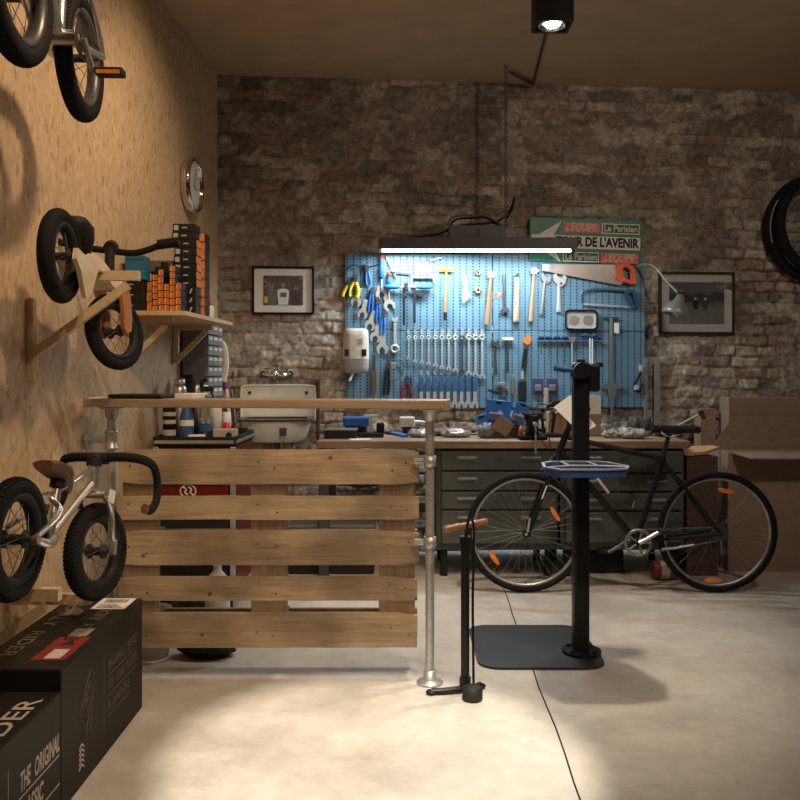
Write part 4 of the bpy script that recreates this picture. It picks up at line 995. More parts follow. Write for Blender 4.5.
# ------------------------------------------------------------------ workbench and cabinets
ZB = .82; Y0, Y1 = 5.10, 5.74; XB0, XB1 = -.495, 1.72
t = thing('workbench', 'long wooden workbench top under the blue tool board', 'workbench', ((XB0+XB1)/2, (Y0+Y1)/2, 0))
part('worktop', MB().rbox(((XB0+XB1)/2, (Y0+Y1)/2, ZB-.022), (XB1-XB0, Y1-Y0, .044), .004), m_bench, t, world=True)
for x, y in ((XB0+.04, Y0+.05), (XB0+.04, Y1-.05)):
    part('leg', MB().rbox((x, y, (ZB-.0445)/2), (.06,.06,ZB-.0445), .004), m_green2, t, world=True)
part('back_rail', MB().bx(XB0+.08, .2, Y1-.05, Y1-.02, .3, .36), m_green2, t, world=True)
def drawers(x0, x1, label, rows, side=0):
    t = thing('drawer_cabinet', label, 'drawer cabinet', ((x0+x1)/2, 5.4, 0), 0, 'steel drawer cabinets under the workbench')
    part('cabinet_body', MB().rbox(((x0+x1)/2, 5.42, (.19+ZB-.05)/2), (x1-x0-.004, .56, ZB-.05-.19), .004), m_green2, t, world=True)
    for (a, b_) in rows:
        za, zb_ = H-(b_-HY)/168.6, H-(a-HY)/168.6
        d = part('drawer', MB().rbox(((x0+x1)/2+.008, 5.133, (za+zb_)/2), (x1-x0-.05, .02, zb_-za-.008), .003), m_green, t, world=True)
        for f in (.24, .76) if b_-a < 30 else (.24, .76):
            xc = x0+(x1-x0)*f+.01; zc = zb_-.045
            hm = MB().rbox((xc, 5.112, zc+.004), (.11,.022,.012), .004); hm.bx(xc-.06, xc+.06, 5.119, 5.1228, zc-.012, zc+.014)
            part('handle', hm, M('handle_grey', (.26,.27,.26), .4, .4), d, world=True)
        lm = MB().prism(rrect(.05,.022,.003,2,(x0+x1)/2+.01,zb_-.05), 5.1195, 5.1228); lm2 = part('label_holder', lm, m_dsteel, d, world=True)
    for x in (x0+.05, x1-.05):
        for y in (5.2, 5.64): part('foot', MB().cyl((x, y, 0), (x, y, .189), .022, seg=12), m_blk2, t, world=True)
    part('plinth_rail', MB().bx(x0, x1, 5.15, 5.18, .165, .1895), m_green2, t, world=True)
rows1 = [(451,471), (472,491), (492,510), (511,545)]
drawers(.215, .945, 'olive grey steel drawer cabinet behind the city bike front wheel', rows1)
drawers(.955, 1.70, 'olive grey steel drawer cabinet behind the city bike pedals', [(451,473), (474.5,492), (493.5,511), (512.5,544)])
# clutter under the bench
solo('toolbox', MB().rbox((0,0,.07), (.30,.20,.14), .01), m_blk2, 'low black case on the floor under the drawer cabinet behind the crank', 'case', loc=(1.22, 5.36, 0))
t = thing('red_can', 'dull red can lying under the right drawer cabinet near the rear wheel', 'can', (at(656,566,5.2).x, 5.10, 0))
part('can_body', MB().cyl((-.05,0,.055), (.08,0,.055), .054, seg=20), M('dull_red', (.20,.03,.028), .5), t); part('can_label', MB().cyl((-.01,0,.055), (.04,0,.055), .0545, seg=20), m_print, t)

BZ = ZB+.001
def onb(px, y): return Vector(((px-400)/F*y, y, BZ))
# black plastic tray with clear lid
p = onb(341, 5.36)
t = thing('plastic_tray', 'shallow black tray with clear lid at the left end of the workbench', 'tray', p)
part('tray_body', MB().plate(rrect(.20,.15,.015), rrect(.185,.135,.012), 0, .045, 'xy').bx(-.095,.095,-.07,.07,.001,.006), m_blk2, t); part('lid', MB().rbox((0,0,.052), (.205,.155,.010), .004), m_grey, t)
p = onb(360, 5.22)
solo('paper_note', MB().rbox((0,0,.0012), (.13,.09,.002), .0008, seg=1), m_paper, 'white paper note lying on the workbench beside the black tray', 'paper', loc=p, rot=.15)
p = onb(356, 5.58)
t = thing('blue_case', 'blue plastic case behind the black tray on the workbench', 'case', p, .1)
part('case_body', MB().rbox((0,0,.09), (.17,.10,.06), .01), m_blue, t); part('case_foot', MB().bx(-.07,.07,-.04,.04,0,.06), m_blk2, t)
p = onb(371, 5.42)
t = thing('hub_jig', 'black truing clamp with pale crossbar on the workbench left of the counter post', 'tool stand', p)
part('stand_base', MB().rbox((0,0,.015), (.16,.12,.03), .006), m_blk2, t); part('upright', MB().bx(-.012,.012,-.012,.012,.03,.13), m_steel, t)
part('crossbar', MB().bx(-.045,.045,-.014,.014,.13,.14), m_white, t); part('jaw', MB().rbox((.06,0,.06), (.05,.08,.06), .01), m_black, t); part('jaw', MB().rbox((-.05,0,.05), (.04,.07,.05), .01), m_black, t)
p = onb(392, 5.38)
t = thing('pliers', 'blue-handled pliers lying on the workbench left of the counter post', 'pliers', p, -.5)
part('jaws', MB().tube([(-.07,0,.03), (-.01,0,.025)], [.006,.014], 8), m_dsteel, t); part('handle', MB().path([(0,.012,.025), (.05,.025,.02), (.10,.018,.012)], .010), m_blue, t); part('handle', MB().path([(0,-.012,.025), (.05,-.025,.02), (.10,-.018,.012)], .010), m_blue, t)
# power socket on its cable
p = at(407, 422, 5.62)
t = thing('power_socket', 'pale double power socket block at the back of the workbench', 'power socket', (p.x, 5.60, BZ), .0)
part('socket_block', MB().rbox((0,0,.085), (.10,.05,.066), .008), m_white, t)
for s in (-1, 1):
    part('socket', MB().lathe([(.001,.006), (.017,.006), (.019,-.003), (.021,-.003), (.021,.004)], (s*.024,-.0255,.085), (0,1,0), 20), M('socket_grey', (.35,.33,.30), .5), t)
part('socket_foot', MB().bx(-.03,.03,-.02,.02,0,.055), m_blk2, t)
part('plug', MB().tube([(.05,0,.085), (.10,0,.083), (.125,0,.080)], [.012,.010,.005]), m_white, t)
part('cable', MB().path([(.125,0,.080), (.18,-.01,.03), (.25,-.02,.008), (.40,-.06,.006), (.62,-.02,.008)], .004, 8), m_blk2, t)
# bags of clear film with small parts
def lump(px, y, sx, sy, sz, m, label, name, cat, seed, rough=.35, freq=3.0, rot=0):
    b_ = MB().sph((0,0,0), 1, 40); vs = []
    for v in b_.v:
        q = v*freq+Vector((seed*7.1, seed*3.3, 0)); k = 1+rough*noise.noise(q)+rough*.5*abs(noise.noise(q*2.3))
        vs.append(Vector((v.x*sx*k, v.y*sy*k, max(0, (v.z*.6+.45)*sz*k))))
    b_.v = vs; p = onb(px, y); return solo(name, b_, m, label, cat, loc=p, rot=rot)
m_bag = M('crumpled_clear_bag', (.36,.34,.31), .2, 0, .45, 40, bump=.8, coat=.6)
lump(421, 5.40, .08, .05, .045, m_bag, 'clear plastic bag of small parts left of the counter post on the workbench', 'parts_bag', 'plastic bag', 1)
lump(456, 5.40, .09, .05, .048, m_bag, 'clear plastic bag of small parts right of the counter post on the workbench', 'parts_bag', 'plastic bag', 2)
lump(437, 5.52, .16, .05, .045, M('brown_rag', (.13,.085,.055), .8, bump=.5), 'dark brown cloth heaped behind the clear plastic bags', 'cloth', 'cloth', 3)
# blue cards and black trough
p = onb(500, 5.40)
t = thing('plastic_trough', 'low dark plastic tub filled with blister packs on the workbench', 'tub', p)
part('tub_body', MB().plate(rrect(.24,.16,.03), rrect(.22,.14,.025), 0, .085, 'xy').bx(-.10,.10,-.065,.065,.001,.006), M('dark_clear_tub', (.07,.07,.065), .3), t); part('tub_end', MB().rbox((-.118,0,.045), (.012,.12,.07), .004), M('pale_tub', (.36,.34,.30), .4), t)
def card(px, py, y, w_, h_, tilt, label, m=None, kind='blister_pack'):
    p = at(px, py, y); t = thing(kind, label, 'packaging', p, Matrix.Rotation(tilt, 3, 'Y').to_euler(), 'blue tool packages on the workbench')
    part('backing_card', MB().rbox((0,0,0), (w_,.004,h_), .0015, seg=1), m or M('bright_blue_card', (.04,.24,.80), .35), t)
    part('hanger_hole', MB().prism(rrect(.04,.014,.006,3,0,h_/2-.016), -.0032, -.0021), m_ink, t)
    part('printed_mark', MB().prism(circ(.016,16,.012,-.005), -.0034, -.0021), m_paper, t); part('blister', MB().rbox((-.01,-.014,-h_*.22), (w_*.6,.024,h_*.35), .008), m_grey, t)
    return t
card(498, 412, 5.46, .16, .15, .12, 'large bright blue blister pack standing in the dark tub')
card(520, 414, 5.43, .09, .15, .35, 'narrow blue blister pack tilted right in the dark tub')
card(483, 424, 5.42, .07, .12, -.25, 'small blue pack leaning left at the end of the dark tub')
solo('brown_carton_flap', MB().rbox((0,0,0), (.11,.004,.10), .001, seg=1), m_card, 'brown piece of cardboard leaning on the dark tub', 'cardboard', loc=at(503, 426, 5.30), rot=(.2, .6, 0))
lump(486, 5.335, .05, .04, .075, m_grey, 'dark grey glove draped over the left end of the tub', 'glove', 'glove', 4, .5)
# bench vise
p = onb(532, 5.22)
t = thing('bench_vise', 'black bench vise bolted on the front edge of the workbench', 'vise', p)
part('vise_base', MB().rbox((0,0,.012), (.17,.13,.024), .006).cyl((0,0,.024), (0,0,.045), .045), m_black, t)
part('vise_body', MB().rbox((.0,0,.085), (.065,.13,.085), .014).rbox((0,.01,.135), (.09,.05,.03), .006), m_black, t)
part('jaw_plate', MB().bx(-.062,.062,-.03,-.012,.148,.166).bx(-.062,.062,-.008,.01,.148,.166), m_dsteel, t)
part('moving_jaw', MB().rbox((0,-.055,.115), (.055,.05,.07), .01).rbox((0,-.04,.145), (.10,.03,.03), .006), m_black, t)
part('screw', MB().cyl((0,-.16,.10), (0,-.05,.10), .012), m_steel, t); part('handle', MB().cyl((0,-.145,-.075), (0,-.145,.115), .0055), m_steel, t)
solo('orange_bottle', MB().lathe([(.001,0), (.018,0), (.02,.02), (.016,.05), (.006,.075), (.001,.078)], seg=14), M('orange_plastic', (.85,.20,.02), .35), 'small bright orange tube left of the vise', 'tube', loc=onb(521, 5.32))
t = thing('truing_stand', 'black truing stand with flat top behind the vise', 'tool stand', onb(548, 5.42))
part('stand_base', MB().rbox((0,0,.012), (.16,.12,.024), .006), m_blk2, t)
for s in (-1, 1): part('arm', MB().tube([(s*.025,0,.024), (s*.04,0,.13), (s*.03,0,.175)], .010, 8), m_blk2, t)
part('top_plate', MB().rbox((0,0,.18), (.12,.06,.010), .003), m_dsteel, t)
# brown boxes behind the stand, papers hanging on the bike
t = thing('cardboard_box', 'brown cardboard box standing behind the repair stand post', 'cardboard box', onb(577, 5.55))
part('carton_body', MB().rbox((.05,0,.13), (.18,.12,.26), .003), m_card, t)
part('box_label', MB().bx(.045,.139,-.0615,-.0602,.14,.258), m_paper, t); part('label_mark', MB().bx(.03,.055,-.063,-.0605,.15,.185), m_ink, t)
t = thing('cardboard_box', 'low brown cardboard box left of the repair stand post', 'cardboard box', onb(556, 5.60)); part('carton_body', MB().rbox((.02,0,.075), (.15,.11,.15), .003), m_card, t); part('tape', MB().bx(.005,.035,-.0562,-.0551,.0,.15), M('tape_brown', (.30,.17,.08), .3), t)
pp = [(557,409), (586,398), (581,437), (572,434)]
q = MB().prism([((x-578)*.0055, -(y-418)*.0055) for x, y in [(556,411), (586,398), (596,424), (588,433), (580,430)]], -.0015, .0015)
solo('paper_tag', MB().prism([((x-578)*.0052, -(y-418)*.0052) for x, y in [(555,409), (572,397), (599,428), (588,434), (579,432)]], -.0012, .0012), m_paper, 'large white paper job ticket hanging on the city bike handlebar', 'paper', loc=at(576, 416, 4.52), rot=(0, 0, .1))
# rags
m_rag = M('pale_rag', (.38,.34,.28), .8, 0, .5, 18, bump=.8)
lump(633, 5.30, .08, .06, .055, m_rag, 'crumpled pale cloth rag at the right end of the workbench', 'rag', 'rag', 6, .5, 3.6)
lump(612, 5.36, .05, .05, .04, m_rag, 'small pale striped rag left of the larger rag on the workbench', 'rag', 'rag', 7, .8, 3.6)
lump(640, 5.55, .08, .06, .085, M('dark_rag', (.05,.045,.04), .8), 'dark cloth heap behind the pale rags', 'rag', 'rag', 8, .6, 3)
# magnifier arm lamp lying on the bench
t = thing('arm_lamp', 'small silver jointed arm lamp at the right end of the workbench', 'lamp', onb(664, 5.45))
part('arm', MB().tube([(.0,0,.02), (.23,0,.145)], .008), m_steel, t); part('arm', MB().tube([(.235,0,.15), (.155,0,.235)], .005).tube([(.225,0,.165), (.15,0,.22)], .003), m_steel, t); part('joint', MB().cyl((.233,-.015,.148), (.233,.015,.148), .018).sph((.25,0,.125), .016, 10), m_dsteel, t); part('lamp_base', MB().rbox((0,0,.012), (.09,.09,.024), .006), m_blk2, t)
# offcut on a box next to the bench
t = thing('cardboard_box', 'small reddish brown box under the pale board beside the workbench end', 'cardboard box', (at(699,465,5.25).x, 5.30, 0)); part('carton_body', MB().rbox((0,0,.36), (.19,.22,.72), .003), M('reddish_card', (.09,.05,.035), .75), t)
part('box_mark', MB().prism(circ(.03,16,-.0,.60), -.1115, -.1102), M('mark_red', (.14,.04,.03), .6), t)
solo('board_offcut', MB().prism([(-.125,-.085), (-.10,-.10), (.0,-.075), (.125,.02), (.09,.055), (-.06,.03)], 0, .018, 'xy'), M('pale_board', (.62,.38,.17), .6, 0, .1), 'pale yellow board offcut lying on the small box beside the workbench', 'board', loc=(at(700,452,5.25).x+.005, 5.27, .748), rot=(.22, 0, 0))
# aluminium profiles leaning on the wall
for k, (px, w_, lb) in enumerate([(645.5, .018, 'slim grey metal profile standing against the wall right of the tool board'), (657, .035, 'wide pale metal profile standing against the wall right of the slim one')]):
    p0 = W(px, 430, .035); zt = H+(HY-358)/F*p0.y
    solo('metal_profile', MB().bx(-w_/2, w_/2, -.012, .012, 0, zt-BZ if False else zt), M('profile_grey', (.36,.36,.33), .4, .5), lb, 'metal profile', loc=(p0.x, p0.y, 0), rot=WA)

# ------------------------------------------------------------------ cardboard on the right
def rotcard(name, label, mk):
    pass
p = at(760, 400, 5.78)
t = thing('bike_box', 'tall brown cardboard sheet box standing against the brick wall at right', 'cardboard box', (2.68, 5.86, 0), WA)
part('carton_body', MB().rbox((0,0,.53), (.98,.14,1.06), .004), m_card, t)
t = thing('bike_box', 'open brown cardboard bike box with folded-out flap in front of the taller one', 'cardboard box', (2.60, 5.48, 0))
part('carton_body', MB().plate(rrect(1.16,.36,.004,1), rrect(1.14,.34,.003,1), 0, .735, 'xy').bx(-.57,.57,-.17,.17,.001,.01), m_card, t)
fz = .737
part('flap', MB().add([(-.56,-.18,fz), (.58,-.18,fz), (.58,-.36,fz-.02), (-.50,-.36,fz-.02), (-.56,-.18,fz-.006), (.58,-.18,fz-.006), (.58,-.36,fz-.028), (-.50,-.36,fz-.028)], [(0,1,2,3),(7,6,5,4),(0,4,5,1),(1,5,6,2),(2,6,7,3),(3,7,4,0)]), m_card, t)
part('flap', MB().add([(-.55,.17,fz), (.58,.17,fz), (.58,.21,fz+.20), (-.40,.21,fz+.20), (-.55,.176,fz), (.58,.176,fz), (.58,.216,fz+.20), (-.40,.216,fz+.20)], [(0,1,2,3),(7,6,5,4),(0,4,5,1),(1,5,6,2),(2,6,7,3),(3,7,4,0)]), M('cardboard_dark', (.22,.15,.10), .8), t)
part('flap', MB().rbox((0,0,fz-.02), (1.12,.33,.006), .002, seg=1), M('cardboard_dark', (.2,.14,.1), .8), t)
t = thing('narrow_box', 'narrow brown cardboard box left of the tall cardboard sheet box', 'cardboard box', (at(712,430,5.85).x-.03, 5.90, 0), WA)
part('carton_body', MB().rbox((.0,0,.49), (.11,.10,.98), .003), M('warm_card', (.34,.21,.13), .8), t)
# ------------------------------------------------------------------ blue tool board
U = 1/147.0          # metres per photo pixel at the board, used to size the tools
PB0 = W(345, 407, .03); PB1 = W(645, 407, .03)
bw = (PB1-PB0).length; bh = (154)/F*((PB0.y+PB1.y)/2)
zb0 = PB0.z-.01
m_peg, nt, b = nodes('perforated_blue_board'); Lk = nt.links
tc = N(nt, 'ShaderNodeTexCoord'); sx = N(nt, 'ShaderNodeSeparateXYZ'); Lk.new(tc.outputs['Object'], sx.inputs[0])
def mth(op, a, b_=None, c=None):
    n = nt.nodes.new('ShaderNodeMath'); n.operation = op
    for i, q in enumerate((a, b_, c)):
        if q is None: continue
        if isinstance(q, (int, float)): n.inputs[i].default_value = q
        else: Lk.new(q, n.inputs[i])
    return n.outputs[0]
def grid(px_, pz_, wx_, wz_, ox=0, oz=0):
    fx = mth('FRACT', mth('DIVIDE', mth('ADD', sx.outputs[0], 10+ox), px_)); fz = mth('FRACT', mth('DIVIDE', mth('ADD', sx.outputs[2], 10+oz), pz_))
    return mth('MULTIPLY', mth('LESS_THAN', fx, wx_), mth('LESS_THAN', fz, wz_))
big = grid(.0455, .0215, .19, .56); small = grid(.01517, .01075, .22, .26, .006, .003)
nz = N(nt, 'ShaderNodeTexNoise', Scale=3, Detail=5); Lk.new(tc.outputs['Object'], nz.inputs['Vector'])
r = ramp(nt, [(.3, (.12,.245,.335)), (.7, (.165,.305,.41))]); Lk.new(nz.outputs['Fac'], r.inputs[0])
m1 = N(nt, 'ShaderNodeMixRGB'); m1.inputs[2].default_value = (.06,.15,.22,1); Lk.new(small, m1.inputs[0]); Lk.new(r.outputs[0], m1.inputs[1])
m2 = N(nt, 'ShaderNodeMixRGB'); m2.inputs[2].default_value = (.008,.012,.016,1); Lk.new(big, m2.inputs[0]); Lk.new(m1.outputs[0], m2.inputs[1])
Lk.new(m2.outputs[0], b.inputs['Base Color']); b.inputs['Roughness'].default_value = .42; b.inputs['Metallic'].default_value = .1
t = thing('tool_board', 'large blue perforated steel tool board on the brick wall over the workbench', 'tool board', ((PB0.x+PB1.x)/2, (PB0.y+PB1.y)/2, zb0), WA)
for i in range(2):
    for j in range(2):
        x0, x1 = (-bw/2, -.004-.03) if i == 0 else (-.03+.004-.004, bw/2)
        z0, z1 = (0, bh*.50-.002) if j == 0 else (bh*.50+.002, bh)
        part('board_panel', MB().rbox(((x0+x1)/2, .006, (z0+z1)/2), (x1-x0-.002, .010, z1-z0), .003), m_peg, t)
for x in (-bw/2+.1, 0, bw/2-.1): part('wall_batten', MB().bx(x-.02, x+.02, .0115, .028, .02, bh-.02), m_blk2, t)
def BP(px, py, off=.0): return W(px, py, .035+off)     # point just in front of the board

def tool(name, px, py, label, cat, rot=0.0, group='tools on the blue board', off=.012):
    """an empty on the board; local x right, z up, -y out, one unit = one metre"""
    R3 = (Matrix.Rotation(WA, 3, 'Z') @ Matrix.Rotation(rot, 3, 'Y')).to_euler()
    return thing(name, label, cat, BP(px, py, off), R3, group)
def P_(name, mb, m, t, label=None): return part(name, mb.sc(U), m, t, label=label)
TW = 2.0 # plate thickness in px
# ---- combination wrenches, upper row
m_num = M('number_tag', (.28,.32,.35), .5)
for i in range(12):
    x = 408.5+6.7*i; ln = [20,23,24,25,27,29,30,32,33,35,36,38][i]; wd = .85+.05*i; dark = i in (8,)
    y0 = 337.5; col = m_steel if not dark else m_dsteel
    t = tool('combination_wrench', x, y0, f'slim steel combination wrench, {ORD[i]} from the left in the upper row', 'wrench', 0, 'combination wrenches in the upper row')
    s = wd
    b_ = MB().rbox((0,0,-ln/2), (1.5*s, 1.0, ln-2.4), .3).torus((0,0,0), (0,1,0), 1.7*s, .75*s, 16, 8)
    P_('wrench_body', b_, col, t)
    hz = -ln
    jaw = [(-.9*s,1.2), (-2.1*s,0), (-2.2*s,-1.8*s), (-1.1*s,-2.8*s), (-.8*s,-.9*s), (.0,-.35*s), (.8*s,-.9*s), (1.1*s,-2.8*s), (2.2*s,-1.8*s), (2.1*s,0), (.9*s,1.2)]
    P_('open_jaw', MB().prism([(a, hz+c) for a, c in jaw], -.8, .6), col, t)
    solo('size_tag', MB().prism(rrect(2.6*U, 5.4*U, .5*U, 2), -.0012, 0).plate(rrect(3.0*U, 5.8*U, .6*U, 2), rrect(2.0*U, 4.2*U, .4*U, 2), -.002, -.0012), m_num, f'tiny white size tag above the {ORD[i]} wrench of the upper row', 'tag', 'size tags on the tool board', BP(x, 331.5, .002), WA)
for i in range(9):
    x = 421.3+6.7*i
    t = tool('cone_wrench', x, 377, f'flat wrench in blue sleeve, {ORD[i]} from the left in the lower row', 'wrench', 0, 'cone wrenches in the lower row')
    P_('grip', MB().rbox((0,0,-7), (4.6,1.2,15), .5), M('wrench_sleeve_blue', (.03,.10,.20), .5), t)
    P_('wrench_body', MB().rbox((0,0,-19.5), (3.4,.8,10), .2), m_steel, t)
    q = 1+.03*i
    fk = [(-1.7,-24), (-2.6*q,-26), (-2.8*q,-30.5), (-1.6,-31.8), (-1.3,-28), (0,-27), (1.3,-28), (1.6,-31.8), (2.8*q,-30.5), (2.6*q,-26), (1.7,-24)]
    P_('open_jaw', MB().prism(fk, -.4, .4), m_steel, t)
    solo('size_tag', MB().prism(rrect(2.6*U, 4.6*U, .5*U, 2), -.0012, 0).plate(rrect(3.0*U, 5.0*U, .6*U, 2), rrect(2.0*U, 3.6*U, .4*U, 2), -.002, -.0012), m_num, f'tiny white size tag above the {ORD[i]} wrench of the lower row', 'tag', 'size tags on the tool board', BP(x, 372.5, .002), WA)
# ---- large flat headset wrenches in a staircase
def flatwrench(px, py, r, ln, rot, label):
    t = tool('flat_wrench', px, py, label, 'wrench', rot, 'large flat wrenches', off=.006+.004*random.random())
    n = 20; out = []
    for k in range(n+1):
        a = radians(-60)+radians(300)*k/n; out.append((r*cos(a), r*sin(a)))
    out = [(r*sin(radians(28+k*304/n)), -r*cos(radians(28+k*304/n))) for k in range(n+1)]
    inn = [(-r*.42, -r*.75), (-r*.45, 0), (0, r*.38), (r*.45, 0), (r*.42, -r*.75)]
    P_('wrench_head', MB().prism(out+inn, -.6, .4), m_steel, t)
    P_('wrench_shank', MB().rbox((0, 0, ln/2+r*.7), (r*.95, .8, ln), .4), m_steel, t)
lb = ['top one at the edge of the board', 'second down', 'third down', 'fourth down', 'lowest of the left staircase']
for i, (x, y, r) in enumerate([(356,302,5.2), (362.5,314,5.2), (370,325.5,5.6), (375.5,337.5,5.6), (382.3,349,6.0)]):
    flatwrench(x, y, r, 11, .25 if i < 4 else 0, 'large flat open steel wrench, '+lb[i])
flatwrench(381.5, 294, 6, 4, -.3, 'large pale flat wrench above the staircase, left of the pair')
flatwrench(389.5, 305.5, 6, 6, -.4, 'large pale flat wrench above the staircase, right of the pair')
# wide combination wrench
t = tool('combination_wrench', 395, 322, 'broad steel combination wrench alone right of the flat wrench staircase', 'wrench', .0)
P_('wrench_body', MB().rbox((0,0,-13), (3.2,1.2,24), .5), m_steel, t); P_('open_jaw', MB().prism([(-1.6,0), (-3,3), (-2.2,6), (-1.1,4), (1.1,4), (2.2,6), (3,3), (1.6,0)], -.8, .8), m_steel, t); P_('ring_end', MB().torus((-.3,0,-27), (0,1,0), 3.4, 1.5, 20, 8), m_steel, t)
# ---- pliers and cutters
def pliers(px, py, label, hc, rot=0, L=16, W_=3.2, jl=7, cat='pliers', name='pliers', hm2=None):
    t = tool(name, px, py, label, cat, rot)
    P_('jaws', MB().prism([(-1.8,0), (-2.4,jl*.45), (-.9,jl), (-.15,jl*1.05), (-.15,0)], -.9, .9).prism([(1.8,0), (2.4,jl*.45), (.9,jl), (.15,jl*1.05), (.15,0)], -.9, .9).cyl((0,-1.3,-.4), (0,1,-.4), 2.0, seg=14), m_dsteel, t)
    for s in (-1, 1): P_('handle', MB().path([(s*.8,0,-1.5), (s*W_*.8,0,-L*.4), (s*W_,0,-L*.75), (s*W_*.8,0,-L)], 1.25 if hc is not m_yel else 1.9, 8), hc if s < 0 or not hm2 else hm2, t)
    return t
t = pliers(407, 382, 'pliers with dark red handles, jaws up, low on the left half of the board', M('dark_red_grip', (.30,.02,.04), .4), 0, 17, 5, 7)
t = pliers(388, 367, 'long black cable cutters left of the red-handled pliers', m_blk2, .06, 28, 2.2, 7)
pliers(355, 281, 'side cutters with bright yellow handles at the top left corner of the board', m_yel, .12, 16, 4.2, 6)
pliers(349, 285, 'yellow and black handled pliers hanging furthest left on the board', m_yel, .35, 13, 2.5, 5, hm2=m_blk2)
t = tool('cable_loop', 354, 268, 'black cable loop hooked over the top left tools', 'cable'); P_('loop', MB().path([(-8,0,-6), (-6,-1,0), (0,-1,3), (6,-1,0), (7,0,-7)], .55, 6), m_blk2, t)
pliers(372, 292, 'blue handled pliers hanging right of the yellow cutters', m_blue, .1, 20, 1.9, 5)
pliers(378, 303, 'blue handled pliers beside the pale flat wrench', m_blue, .0, 20, 1.9, 6)
pliers(383, 316, 'blue handled pliers lowest of the three blue pairs', m_blue, .05, 18, 1.9, 5)
pliers(367, 270, 'small blue-gripped snips between cable loop and blue screwdriver', m_blue, -.1, 15, 2, 6)
pliers(526, 347, 'long black locking pliers with orange joint in the middle of the board', m_blk2, .1, 22, 1.6, 8)
t = tool('orange_cap_tool', 527, 341, 'black gripping tool with bright orange head above the locking pliers', 'tool'); P_('head', MB().prism([(-4,-1), (-3,4), (0,3), (1,7), (4,3), (3,-2), (0,-4)], -1.5, 1), M('orange_plastic', (.85,.20,.02), .35), t)
# ---- knives
t = tool('knife', 374, 355, 'brown handled knife in a leather sheath left of the black cutters', 'knife'); P_('handle', MB().rbox((0,0,-7), (3.0,2,16), 1), m_dsteel, t); P_('sheath', MB().prism([(-2.4,-15), (-2.4,-36), (0,-43), (2.4,-36), (2.4,-15)], -1, .8), m_brown, t)
t = tool('marker_pen', 411, 373, 'slim dark blue pointed tool between red pliers and lower wrench row', 'tool'); P_('shaft', MB().tube([(0,0,0), (0,0,-8), (0,0,-26)], [.3,1.5,1.2], 10), M('navy', (.03,.03,.12), .4), t); P_('grip_ring', MB().cyl((0,0,-14), (0,0,-20), 1.7), m_brown, t)
# ---- screwdrivers
def driver(px, py, label, rot=0, L=16):
    t = tool('screwdriver', px, py, label, 'screwdriver', rot, off=.02)
    P_('handle', MB().lathe([(.01,0), (2,-.5), (2.4,-2), (2.0,-L*.35), (2.6,-L*.6), (2.6,-L*.9), (1.2,-L), (.01,-L)], seg=14), m_lblue, t)
    P_('handle_cap', MB().lathe([(.01,.8), (1.8,.6), (2.6,-.8), (2.7,-3.4), (2.1,-3.5)], seg=14), m_red, t, 'bright red cap'); P_('blade', MB().cyl((0,0,-L), (0,0,-L-12), .8, seg=10), m_steel, t)
driver(381.5, 255, 'blue screwdriver with red cap at the top of the board', 0, 24)
driver(389, 273, 'shorter blue screwdriver with red collar beside the taller one', 0, 13)
t = tool('steel_ruler', 391, 267, 'grey steel bar tilted right of the blue screwdriver', 'bar', -.42); P_('bar', MB().rbox((0,0,0), (2.6,.8,24), .3), m_dsteel, t)
t = tool('spoke_ruler', 374, 266, 'thin dark rod reaching left from the blue screwdriver', 'rod', 0); P_('bar', MB().tube([(-12,0,-3), (6,0,2)], .5, 6), m_blk2, t)
# ---- blue T handle
t = tool('headset_press', 408, 287, 'black headset press with two light blue handles near the lamp', 'headset press', 0, off=.035)
P_('spindle', MB().cyl((-20,0,0), (20,0,.3), 1.1), m_steel, t)
for s in (-1, 1): P_('handle', MB().lathe([(.01,-8), (1.6,-7.5), (2.5,-3), (2.5,3), (1.5,8), (.01,8)], (s*16.5,0,0), (1,0,0), 14), m_lblue, t)
P_('clamp_body', MB().rbox((-2,0,0), (4,3.4,8), .8).cyl((-2,-2,-9), (-2,-2,-12), 1.4), m_blk2, t)
for x, l in ((-4,38), (6.5,36)): P_('press_bar', MB().rbox((x,1,-l/2), (2.6,1.8,l), .5), m_blk2, t)
P_('blade_plate', MB().prism([(6,-3), (23,-3), (21,-6), (14,-10), (7,-7)], 0, .8), m_blk2, t)
t = tool('wheel_dishing_gauge', 412, 268, 'grey angled steel gauge frame hanging under the lamp', 'gauge', 0, off=.02)
P_('frame', MB().tube([(-22,0,-3+.0), (-2,0,-9+4)], 1.1, 6).rbox((0,0,-12), (2,1.6,26), .4).rbox((11,0,-9), (22,1.6,3), .4).rbox((22,0,-11), (2.2,1.8,9), .4), M('gauge_grey', (.22,.24,.25), .4, .5), t)
P_('pointer', MB().rbox((24,0,9), (13,1,2.4), .4, Ry(-.28)), M('gauge_grey', (.2,.2,.2)), t)
P_('white_card', MB().prism([(3,-6), (20,-6), (20,4), (3,4)], .6, 1), m_paper, t)
